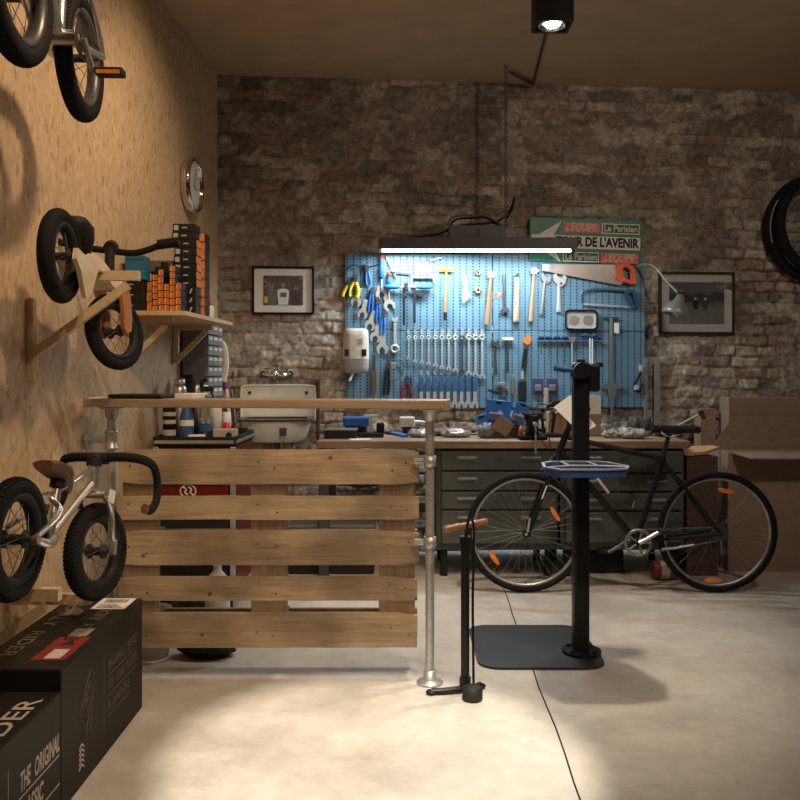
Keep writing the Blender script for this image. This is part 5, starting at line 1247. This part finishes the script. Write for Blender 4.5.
# ---- hammers
def hammer(px, py, L, label, hm, headm, rot=0, hw=3.4, head='box', hl=13):
    t = tool('hammer', px, py, label, 'hammer', rot, off=.02)
    P_('handle', MB().tube([(0,0,2), (0,0,-L*.3), (0,0,-L*.6), (0,0,-L)], [hw*.38,hw*.42,hw*.5,hw*.58], 10, flat=.7), hm, t)
    if head == 'box': P_('hammer_head', MB().cyl((-hl/2,0,1.5), (-hl*.12,0,1.5), 2.2).cyl((hl*.12,0,1.5), (hl/2,0,1.5), 2.2).cyl((-hl/2,0,1.5), (hl/2,0,1.5), 1.7), headm, t)
    else: P_('hammer_head', MB().prism([(-3.5,-1), (-4,3), (-1.5,5.5), (2,5), (5,2), (3.2,1.6), (2.5,-1)], -1.8, 1.8), headm, t)
    return t
t = hammer(446.5, 271.5, 41, 'hammer with bright yellow plastic head and wooden handle', m_hickory, m_yel, .03); P_('handle_end', MB().cyl((0,0,-41), (0,0,-49), 1.9, 1.5), m_blk2, t)
t = hammer(491, 277, 48, 'ball hammer with orange brown wooden handle right of the round cone rings', m_hickory, m_steel, .09, 4.4, 'pein')
hammer(534, 273, 49, 'hammer with worn wooden handle left of the adjustable wrenches', wood('worn_handle', (.34,.20,.10), (.48,.31,.18), 2, 3, .5), m_steel, .07, 4.2, 'pein')
t = hammer(507.5, 341, 32, 'small mallet with pale yellow head and dark handle in the middle row', m_dsteel, M('cream_plastic', (.72,.62,.35), .4), 0, 2.8, 'box', 11)
t = tool('dead_blow_mallet', 517, 277, 'pale thick cylindrical wooden mallet hanging left of the worn hammer', 'mallet', .02, off=.02)
P_('handle', MB().lathe([(.01,0), (2.6,-.5), (2.9,-3), (3.3,-44), (2.8,-46), (.01,-46)], seg=16), M('pale_wood', (.44,.35,.27), .5), t); P_('hanging_ring', MB().torus((0,0,1), (0,1,0), 2, .8, 14, 6), m_dsteel, t)
# ---- adjustable wrenches
def adj(px, py, L, label, m, rot=0, s=1.0, up=True):
    t = tool('adjustable_wrench', px, py, label, 'adjustable wrench', rot, off=.015); k = 1 if up else -1
    hd = [(-2,-1), (-4.6,2), (-5,6), (-2.4,8.5), (-1.6,5.2), (1.8,3.6), (3.6,6.8), (6,5), (5.2,0), (2.2,-3)]
    P_('wrench_head', MB().prism([(a*s, c*s*k) for a, c in hd], -1.3, 1.3), m, t)
    P_('handle', MB().tube([(0,0,-1*k), (0,0,-L*.5*k), (0,0,-L*k)], [1.5*s,1.7*s,2.2*s], 10, flat=.5), m, t)
    P_('adjusting_screw', MB().cyl((1.6*s,-1.4,-.5*k), (1.6*s,1.4,-.5*k), 1.2*s, seg=10), m_dsteel, t); return t
adj(545, 281, 34, 'grey adjustable wrench with wide handle, between two hammers and the silver one', M('grey_tool', (.30,.29,.28), .4, .6), .1, .95)
adj(559, 283, 29, 'silver adjustable wrench with big open head above the magnetic tray', m_steel, .0, 1.25)
adj(504.5, 309, 35, 'dark adjustable wrench hanging head down right of the wooden-handled hammer', m_dsteel, .0, .8, up=False)
adj(495, 345, 30, 'dark brown adjustable wrench right of the upper wrench row', M('rusty_steel', (.10,.075,.06), .5, .7), -.03, .75)
# ---- cone rings, white bundle
for k, (y, r) in enumerate([(273, 2.6), (290.5, 3.2)]):
    t = tool('steel_ring', 478, y, 'round brass-coloured ring tool, '+('upper' if k == 0 else 'lower')+' of the pair right of the yellow hammer', 'ring'); P_('ring', MB().lathe([(r*.45,-2), (r,-2), (r*1.25,1), (r*.45,1)], (0,0,0), (0,1,0), 20, True), M('brass', (.52,.36,.16), .3, .8), t)
t = tool('cable_tie_bundle', 465, 275, 'bundle of white plastic ties between the yellow hammer and the brass rings', 'cable ties')
P_('ties', MB().path([(0,0,0), (-1,-1,-8), (1,-1,-16), (4,-1,-21), (0,-1,-26)], 1.5, 6).path([(0,0,-2), (1,-1.5,-12), (-2,-1.5,-22), (-1,-1,-28)], 1.4, 6).prism([(-2,-14), (5,-20), (6,-23), (-3,-25)], -1.6, -.5), m_white, t)
# ---- hand saw
t = tool('hand_saw', 582, 271, 'hand saw with orange handle at the top right of the tool board', 'saw', .0, off=.03)
P_('blade', MB().prism([(-41,5), (-41,-1.5), (40,-13), (44,-9), (41,8), (33,8)], -.3, .3).xf(Matrix.Rotation(radians(2), 3, 'Y')), M('saw_steel', (.50,.46,.42), .3, .9, .1, 8), t)
oh = [(34,8), (47,10), (54,6), (57,-10), (52,-11.5), (35,-7)]
ohc = [(42,5), (46,6), (50,3), (51,-6), (47,-7), (41,-2)]
P_('handle', MB().plate(oh, ohc, -1.6, 1.6).xf(Matrix.Rotation(radians(2), 3, 'Y')), M('saw_orange', (.82,.11,.03), .4), t)
# ---- hacksaw
t = tool('hacksaw', 610, 297, 'dark hacksaw with pale blade under the orange hand saw', 'hacksaw', 0, off=.02)
P_('saw_frame', MB().path([(-29,0,-7), (-30,0,0), (-27,0,6), (-10,0,8), (10,0,7), (20,0,6)], 1.3, 8, flat=.6), M('hacksaw_blue', (.10,.19,.26), .35, .4), t)
P_('handle', MB().plate([(18,8), (24,8), (31,-8), (29,-12), (22,-10), (14,3)], [(20,4), (23,4), (27,-7), (26,-9), (24,-7), (18,2)], -1.4, 1.4), M('hacksaw_handle', (.02,.07,.15), .4), t)
P_('blade', MB().box((-4,0,-8.6), (48,.4,1.8), Ry(.06)), m_steel, t)
# ---- magnetic tray
t = tool('magnetic_tray', 580.5, 320, 'rectangular polished steel tray with two round magnets on the board', 'tray', 0, off=.012)
o_ = rrect(34, 21, 4.5, 5); i_ = rrect(30.5, 17.5, 3.5, 5)
P_('tray_rim', MB().plate(o_, i_, -3.2, .2), m_chrome, t); P_('tray_floor', MB().prism(i_, -1.0, 0), m_steel, t)
for s in (-1, 1): P_('magnet_disc', MB().cyl((s*7.2,-1.0,0), (s*7.2,-1.5,0), 5.0, seg=28), m_alu, t)
# ---- T squares
t = tool('alignment_gauge', 611, 318, 'tall silver T shaped gauge hanging at the right of the board', 'gauge'); P_('crossbar', MB().rbox((0,0,0), (16,1.2,2.2), .4), m_dsteel, t); P_('stem', MB().rbox((0,-.2,-31), (3.2,1,62), .3), m_alu, t); P_('paper_tag', MB().prism([(3,-5), (8,-5), (8,-16), (3,-15)], -1, -.7), m_paper, t)
t = tool('fork_gauge', 612, 386, 'grey steel fork gauge with wide shoulders below the T shaped gauge', 'gauge'); P_('shoulder', MB().prism([(-12,2), (12,2), (12,-2), (5,-3), (2,-16), (-2,-16), (-5,-3), (-12,-2)], -.6, .6), M('gauge_grey', (.2,.2,.2)), t); P_('stem', MB().rbox((0,0,-33), (2.8,1,34), .3), M('gauge_grey', (.2,.2,.2)), t)
# ---- hex key rack
t = tool('hex_key_rack', 569, 339, 'long dark rack of T handled hex keys below the magnetic tray', 'tool rack'); P_('rack_bar', MB().rbox((0,-1,0), (66,3,2.2), .4), M('rack_blue', (.03,.07,.14), .5), t)
for k, (x, l) in enumerate([(541.5,18), (549,22), (557,24), (565,26)]):
    t = tool('hex_key', x, 337, f'dark T handled hex key, {ORD[k]} from the left in the hex key rack', 'hex key', 0, 'T handled hex keys', off=.035); P_('grip', MB().rbox((0,0,0), (6.4,1.8,2.0), .6), M('dark_blue_grip', (.02,.07,.2)), t); P_('shaft', MB().cyl((0,0,-1), (0,0,-l), .55, seg=8), m_dsteel, t)
t = tool('peg_spanner', 572, 339, 'silver long-stemmed pin spanner with triangular head in the hex key rack', 'spanner', off=.035); P_('head', MB().prism([(-4,2), (4,2), (2,-3), (-2,-3)], -1, 1), m_alu, t); P_('shaft', MB().rbox((0,0,-15), (1.6,1,26), .3), m_steel, t)
t = tool('hex_key', 591, 338, 'hex key with wide blue T handle and two pale shafts', 'hex key', off=.035); P_('grip', MB().path([(-10,0,2), (-4,0,3), (0,0,1), (5,0,3), (10,0,0)], 1.5, 8), M('dark_blue_grip', (.02,.07,.2)), t); P_('shaft', MB().cyl((-1,0,0), (-1,0,-28), .7, seg=8).cyl((1.4,0,0), (1.4,0,-28), .7, seg=8), m_white, t)
# ---- lower middle small tools
t = tool('chain_whip', 500, 384, 'small steel chain tool with dark lever below the rusty wrench', 'chain tool'); P_('body', MB().rbox((0,0,0), (11,2,4), .6).cyl((-4,-1,0), (-4,-4,0), 2.4).cyl((3,-1,-2), (3,-4,-2), 2.0), M('grey_tool', (.3,.3,.3)), t); P_('lever', MB().rbox((-6,-1,-8), (14,1.4,2.2), .4, Ry(.3)), m_blk2, t); P_('sprocket', MB().torus((4,-1,-9), (0,1,0), 3.4, .9, 16, 6), m_dsteel, t)
t = tool('brass_tool', 513, 376, 'narrow brown brass rod tool above the blue packages', 'tool'); P_('rod', MB().rbox((0,0,-9), (3.2,1.6,19), .6), M('old_brass', (.30,.20,.11), .5, .5), t)
t = tool('bench_brush', 522.5, 373, 'dark brush hanging on the board above the narrow blue package', 'brush'); P_('ferrule', MB().cyl((0,0,2), (0,0,-6), 1.6), m_steel, t); P_('bristles', MB().rbox((0,0,-18), (8,2.6,20), 1), m_blk2, t)
for k, x in enumerate((538, 552)):
    t = tool('blister_pack', x, 384, ('left' if k == 0 else 'right')+' of two purple blister packs under the hex key rack', 'packaging', 0, 'purple blister packs'); P_('backing_card', MB().rbox((0,0,-2), (11,.6,15), .4), M('purple_card', (.06,.045,.13), .5), t); P_('blister', MB().rbox((0,-1.4,-4), (7,2,7), 1), m_grey, t)
t = tool('pale_brush', 546, 392, 'pale wooden brush handle standing below the purple blister packs', 'brush'); P_('handle', MB().rbox((0,0,-6), (5,2,20), .8), M('pale_wood', (.6,.5,.4)), t)
t = tool('wire_gadget', 393, 366, 'loop of thin blue cable with steel ends above the black cutters', 'cable'); P_('loop', MB().path([(-6,0,2), (-8,0,-8), (-3,0,-14), (6,0,-12), (11,0,-2), (8,0,6), (0,0,6)], .6, 6), M('cable_blue', (.03,.09,.16), .4), t); P_('clip', MB().rbox((0,-1,0), (6,2,7), .8), M('grey_tool', (.3,.3,.3)), t)
t = tool('valve_tool', 650, 366, 'pale and dark small tool bundle hanging at the right edge of the board', 'tool'); 
t.location = W(641, 372, .05)
P_('body', MB().rbox((0,0,4), (4,2,7), .6), m_print, t); P_('strap', MB().path([(0,0,0), (-4,0,-8), (-7,0,-14), (-2,0,-20), (2,0,-12)], 1.4, 6), m_blk2, t); P_('clip', MB().rbox((-5,-1,-16), (5,2,5), .6), m_print, t)

# ------------------------------------------------------------------ soap dispenser
p = W(356, 351, .10)
t = thing('soap_dispenser', 'cream coloured soap dispenser with grey translucent bottom left on the tool board', 'soap dispenser', (p.x, p.y, p.z), WA)
def rsec(z, w_, d): return [(x, y, z) for x, y in rrect(w_, d, min(w_, d)*.42, 5)]
def stack(levels):
    mb = MB(); vs = []; 
    for z, w_, d in levels: vs += rsec(z, w_, d)
    n = len(vs)//len(levels); fs = []
    for i in range(len(levels)-1):
        for j in range(n): k = (j+1) % n; fs.append((i*n+j, i*n+k, (i+1)*n+k, (i+1)*n+j))
    mb.add(vs, fs, True); mb.add(vs[:n], [list(range(n))[::-1]], True); mb.add(vs[-n:], [list(range(n))], True); return mb
part('dispenser_cover', stack([(-.055,.175,.12), (.10,.170,.118), (.135,.162,.11), (.148,.14,.09), (.150,.12,.07)]), M('cream_plastic2', (.66,.60,.50), .35), t)
part('soap_tank', stack([(-.150,.11,.07), (-.148,.14,.09), (-.135,.160,.105), (-.11,.172,.115), (-.057,.174,.118)]), M('milky_grey_plastic', (.40,.37,.37), .3), t, label='grey translucent lower half')
part('push_lever', MB().tube([(-.02,-.03,-.15), (-.045,-.05,-.20)], .008, 8), m_white, t)
part('sticker', MB().bx(.035,.068,-.0612,-.0598,-.035,.01), m_ink, t); part('sticker', MB().bx(-.078,-.05,-.0612,-.0598,-.035,.01), m_ink, t)
for k, z in enumerate((.075, .06, .045)): part('printed_line', MB().bx(.005,.045,-.0612,-.0600,z,z+.006), M('faint_grey', (.42,.38,.33), .6), t)

# ------------------------------------------------------------------ sign above the board
c0 = W(527, 217, .05); c1 = W(645, 262, .05); sw = 118*U*.99+.0; shh = 45*U
p = W(586, 241, .045)
t = thing('race_sign', 'green sign lettered TOUR DE L AVENIR with newspaper names above the tool board', 'sign', p, (Matrix.Rotation(WA, 3, 'Z') @ Matrix.Rotation(radians(1.2), 3, 'Y')).to_euler())
m_sgr = M('sign_green', (.015,.22,.12), .45); m_sred = M('sign_red', (.88,.13,.11), .5); m_scr = M('sign_cream', (.86,.82,.70), .5); m_sdg = M('sign_dark_green', (.02,.075,.05), .5); m_sye = M('sign_pale_yellow', (.55,.58,.36), .5)
a, c = sw/2, shh/2
def S(px, py): return (px-586)*U*.99, -(py-239.5)*U
part('sign_board', MB().rbox((0,0,0), (2*a, .008, 2*c), .002, seg=1), m_sgr, t)
def rect(x0, y0, x1, y1, m, n='colour_panel', d=-.0052, d2=-.0041):
    X0, Z0 = S(x0, y1); X1, Z1 = S(x1, y0); return part(n, MB().bx(X0, X1, d, d2, Z0, Z1), m, t)
rect(529, 234.5, 643, 247.5, m_scr, 'pale_band')
rect(562, 221, 600, 231, m_sred); rect(602, 221, 642, 231.5, m_scr); rect(603, 222, 641, 230.5, m_sdg, d=-.0062, d2=-.0053)
rect(562, 251, 599.5, 261, m_scr); rect(563, 252, 598.5, 260, m_sdg, d=-.0062, d2=-.0053); rect(602, 251, 641, 261.3, m_sred)
def tri(pts): part('pale_arrow', MB().prism([S(*q) for q in pts], -.0052, -.0041), m_scr, t)
tri([(560,220), (552,234.5), (536,234.5)]); tri([(536,247.5), (552,247.5), (560,262)])
def SX(s, px, py, size, m, fit, sh_=0, bold=0, d=-.0068):
    X, Z = S(px, py); text(s, size, m, t, (X, d, Z), (1,0,0), (0,0,1), 'lettering', .0004, fit=fit*U*.99, shear=sh_, bold=bold)
SX("L'EQUIPE", 581, 226, .072, m_sye, 34, .35, .002); SX("L'EQUIPE", 621.5, 256.2, .072, m_sye, 34, .35, .002)
SX('Le Parisien', 622, 226.3, .062, m_sye, 35, 0, .002); SX('Le Parisien', 581, 256, .062, m_sye, 33, 0, .002)
SX("TOUR DE L'AVENIR", 598, 241, .088, m_ink, 87, 0, .0035)

# ------------------------------------------------------------------ framed pictures
def picture(px0, py0, px1, py1, label, fw, mx_, my_, fm):
    p0 = W((px0+px1)/2, (py0+py1)/2, .02); s = F/p0.y; w_ = (px1-px0)/s; h_ = (py1-py0)/s
    t = thing('framed_picture', label, 'picture', p0, WA)
    o_ = [(-w_/2,-h_/2), (w_/2,-h_/2), (w_/2,h_/2), (-w_/2,h_/2)]; i_ = [(x*(1-2*fw/w_), z*(1-2*fw/h_)) for x, z in o_]
    part('frame', MB().plate(o_, i_, -.014, .012), fm, t); part('mount_card', MB().prism(i_, -.002, .008), m_paper, t)
    pw, ph = w_/2-mx_, h_/2-my_
    return t, w_, h_, pw, ph
def photo_mat(name, cols, scale, seed):
    m, nt, b = nodes(name); L = nt.links; tc = N(nt, 'ShaderNodeTexCoord'); mp = N(nt, 'ShaderNodeMapping'); mp.inputs['Location'].default_value = (seed, seed, seed); L.new(tc.outputs['Object'], mp.inputs[0])
    nz = N(nt, 'ShaderNodeTexNoise', Scale=scale, Detail=5, Distortion=.8); L.new(mp.outputs[0], nz.inputs['Vector'])
    r = ramp(nt, [(.3+.4*i/(len(cols)-1), c) for i, c in enumerate(cols)]); L.new(nz.outputs['Fac'], r.inputs[0]); L.new(r.outputs[0], b.inputs['Base Color']); b.inputs['Roughness'].default_value = .3
    return m
m_fr = M('black_frame', (.014,.011,.010), .3)
t, w_, h_, pw, ph = picture(252.5, 266.5, 314, 314.5, 'small framed colour photograph of cyclists, on the bricks left of the tool board', .014, .075, .062, m_fr)
part('photograph', MB().prism([(-pw,-ph), (pw,-ph), (pw,ph), (-pw,ph)], -.004, -.002), photo_mat('race_photo', [(.05,.04,.035), (.16,.13,.11), (.09,.08,.07), (.28,.25,.21)], 22, 2), t)
fig = MB()
for (x, z, s, m_) in [(-.075, -.02, 1.0, m_grey), (.0, -.02, 1.15, m_paper), (.085, -.03, .95, m_dsteel)]:
    fb = MB().prism([(x-.028*s,-ph+.004), (x+.028*s,-ph+.004), (x+.035*s,z+.02), (x+.015*s,z+.032), (x-.015*s,z+.032), (x-.035*s,z+.02)], -.0052, -.0041)
    part('printed_figure', fb, m_, t); part('printed_head', MB().prism(circ(.014*s, 12, x, z+.048*s), -.0054, -.0041), M('skin_print', (.35,.22,.15), .5), t)
part('printed_figure', MB().prism([(-.13,.07), (-.12,.075), (-.065,.015), (-.08,.0)], -.0054, -.0041), M('skin_print', (.35,.22,.15), .5), t); part('printed_jersey', MB().bx(-.02,.022,-.0056,-.0053,-.045,-.015), M('print_green', (.05,.22,.13), .5), t); part('printed_jersey', MB().bx(-.125,-.10,-.0052,-.0041,-.085,-.04), m_yel, t)
t, w_, h_, pw, ph = picture(657.5, 272, 735.5, 334.5, 'large framed black and white photograph of cyclists, right of the tool board', .018, .075, .072, M('dark_brown_frame', (.045,.025,.018), .35))
part('photograph', MB().prism([(-pw,-ph), (pw,-ph), (pw,ph), (-pw,ph)], -.004, -.002), photo_mat('road_photo', [(.10,.10,.09), (.20,.20,.18), (.16,.16,.15), (.27,.27,.25)], 9, 5), t)
part('printed_trees', MB().prism([(-pw,.02), (-pw,.06), (-.1,.085), (-.04,.055), (.03,.08), (.08,.05), (.13,.085), (pw,.07), (pw,.01), (0,.0)], -.0048, -.0041), M('print_dark', (.06,.06,.055), .5), t)
part('printed_road', MB().prism([(-pw,-ph), (pw,-ph), (pw,-.02), (-pw,-.03)], -.0048, -.0041), M('print_mid', (.24,.24,.22), .5), t)
for x in (-.01, .06): part('printed_rider', MB().prism([(x-.012,-.045), (x+.012,-.045), (x+.02,.0), (x,.02), (x-.02,.0)], -.0056, -.0049).prism(circ(.014,10,x,.022), -.0056, -.0049), m_ink if x < 0 else MATS['print_dark'], t); part('printed_cap', MB().prism(circ(.010,10,x,.030), -.0062, -.0057), m_paper, t)
part('picture_glass', MB().bx(-w_/2+.019, w_/2-.019, -.0115, -.0105, -h_/2+.019, h_/2-.019), M('picture_glass', (1,1,1), .04, trans=1.0, var=0), t)
# bell shaped work lamp in front of the right picture
p = W(677, 295, .32)
t = thing('work_lamp', 'grey bell shaped work lamp on a curved arm in front of the right picture', 'lamp', p)
kk = p.y/F
part('lamp_arm', MB().path([(-32*kk,.30,33*kk), (-24*kk,.16,34*kk), (-17*kk,.08,28*kk), (-9*kk,.03,14*kk), (1*kk,0,2*kk)], .0075, 10), m_steel, t)
part('lamp_shade', MB().lathe([(.012,.0), (.022,-.005), (.030,-.025), (.034,-.040), (.062,-.065), (.082,-.105), (.092,-.138), (.089,-.138), (.078,-.103), (.057,-.068), (.030,-.045), (.010,-.01)], (.025,0,.0), (.28,.0,1), 28, True), M('lamp_grey', (.33,.33,.31), .35, .3), t)
part('lamp_joint', MB().rbox((.02,0,.012), (.05,.03,.03), .008).cyl((.05,0,-.0), (.05,0,.03), .014), m_chrome, t)
part('bulb', MB().sph((.002,0,-.11), .03, 14), m_enamel, t)
part('wall_mount', MB().cyl((-32*kk,.31,33*kk), (-32*kk,.29,33*kk), .03), m_dsteel, t)

# ------------------------------------------------------------------ tyres on the wall at right
for k, (px, py, off, R1) in enumerate([(817, 229, .07, .355), (828, 224, .16, .345)]):
    p = W(px, py, off)
    m_ty = MB().torus((0,0,0), (0,1,0), R1, .034, 72, 14)
    ring = MB().lathe([(R1-.036,-.012), (R1-.030,-.020), (R1-.030,.02), (R1-.036,.012)], (0,0,0), (0,1,0), 72, True)
    t = thing('bicycle_tyre', 'black bicycle tyre hanging at the right edge, '+('the one against the bricks' if k == 0 else 'nearer and slightly smaller one'), 'tyre', p, WA, 'tyres hanging on the brick wall')
    part('tyre_casing', m_ty, m_rub, t); part('tyre_bead', ring, M('bead_grey', (.12,.11,.11), .5), t)
    if k == 0:
        a = MB()
        for q in range(10):
            t0 = radians(150+q*5); a.box(((R1+.006)*cos(t0), -.036, (R1+.006)*sin(t0)), (.006,.002,.03), Ry(-t0+0)) 
        part('sidewall_stripe', a, M('pale_stripe', (.4,.38,.38), .5), t)
t = thing('tyre_hook', 'dark wall hook carrying the two tyres', 'hook', W(824, 185.5, .02), WA); part('hook_bar', MB().cyl((0,-.22,0), (0,0,0), .008).cyl((0,-.003,0), (0,.0,0), .03), m_dsteel, t)

# ------------------------------------------------------------------ enamel sink and tap
p = W(278.5, 410, .015); t = thing('enamel_sink', 'old cream enamel wall sink with rounded splashback left of the workbench', 'sink', (p.x, p.y, .78), WA)
bw2 = .245
out = [(-bw2, .12), (bw2, .12)] + [(bw2-.035+.035*cos(radians(a)), .325+.035*sin(radians(a))) for a in (0,30,60,90)] + [(-bw2+.035+.035*cos(radians(a)), .325+.035*sin(radians(a))) for a in (90,120,150,180)]
sbk = MB().prism(out, -.03, 0); part('splashback', sbk, m_enamel, t)
for s in (-1, 1): part('fixing_bolt', MB().cyl((s*.19,-.036,.31), (s*.19,-.03,.31), .012), m_dsteel, t)
part('splashback_rim', MB().path([(-bw2,-.033,.13), (-bw2,-.033,.32), (-bw2+.035,-.033,.357), (0,-.033,.36), (bw2-.035,-.033,.357), (bw2,-.033,.32), (bw2,-.033,.13)], .009, 8), m_enamel, t)
bs = stack([(.0,.34,.26), (.03,.40,.32), (.10,.44,.36), (.135,.46,.38)]); bs.v = [v+Vector((.0,-.20,0)) for v in bs.v]; part('basin', bs, m_enamel, t)
br_ = MB().plate(rrect(.48,.40,.06,5), rrect(.40,.32,.05,5), .1355, .15, 'xy'); br_.v = [v+Vector((0,-.20,0)) for v in br_.v]; part('basin_rim', br_, M('rim_shadow', (.05,.045,.04), .4), t)  # shadow along the rim is put into this near-black colour
part('basin_sticker', MB().bx(.03,.075,-.397,-.386,.045,.095), M('sticker_dark', (.05,.06,.09), .5), t)
part('waste_pipe', MB().cyl((0,-.18,-.28), (0,-.18,0), .02), m_dsteel, t)
p = W(277, 374, .01); t = thing('water_tap', 'old chrome two-handled water tap on the bricks above the sink', 'tap', p, WA)
part('tap_body', MB().path([(-.09,-.02,.0), (-.04,-.06,-.005), (0,-.07,0), (.04,-.06,-.005), (.09,-.02,.0)], .011, 10).tube([(0,-.07,-.01), (0,-.075,.05)], .012).path([(0,-.075,.0), (0,-.13,.03), (0,-.18,.015), (0,-.19,-.03)], .009), m_chrome, t)
for s in (-1, 1):
    part('handle', MB().cyl((s*.065,-.045,.0), (s*.065,-.045,.035), .010).tube([(s*.065-.022,-.045,.035), (s*.065+.022,-.045,.035)], .006, 8), m_chrome, t); part('wall_flange', MB().cyl((s*.09,-.022,0), (s*.09,.0,0), .022), m_chrome, t)
part('cross_handle', MB().tube([(-.02,-.075,.055), (.02,-.075,.055)], .006, 8).tube([(0,-.095,.055), (0,-.055,.055)], .006, 8), m_chrome, t)
pipe = MB(); pipe2 = MB()
pipe.path([W(233, 372, .02), W(233, 400, .02), W(233, 440, .02)], .010)
pipe2.tube([W(318, 380, .035), W(318, 440, .035)], .012)
solo('water_pipe', pipe, m_dsteel, 'thin dark water pipe on the bricks left of the sink', 'pipe')
solo('water_pipe', pipe2, m_dsteel, 'thin dark water pipe on the bricks between sink and tool board', 'pipe')
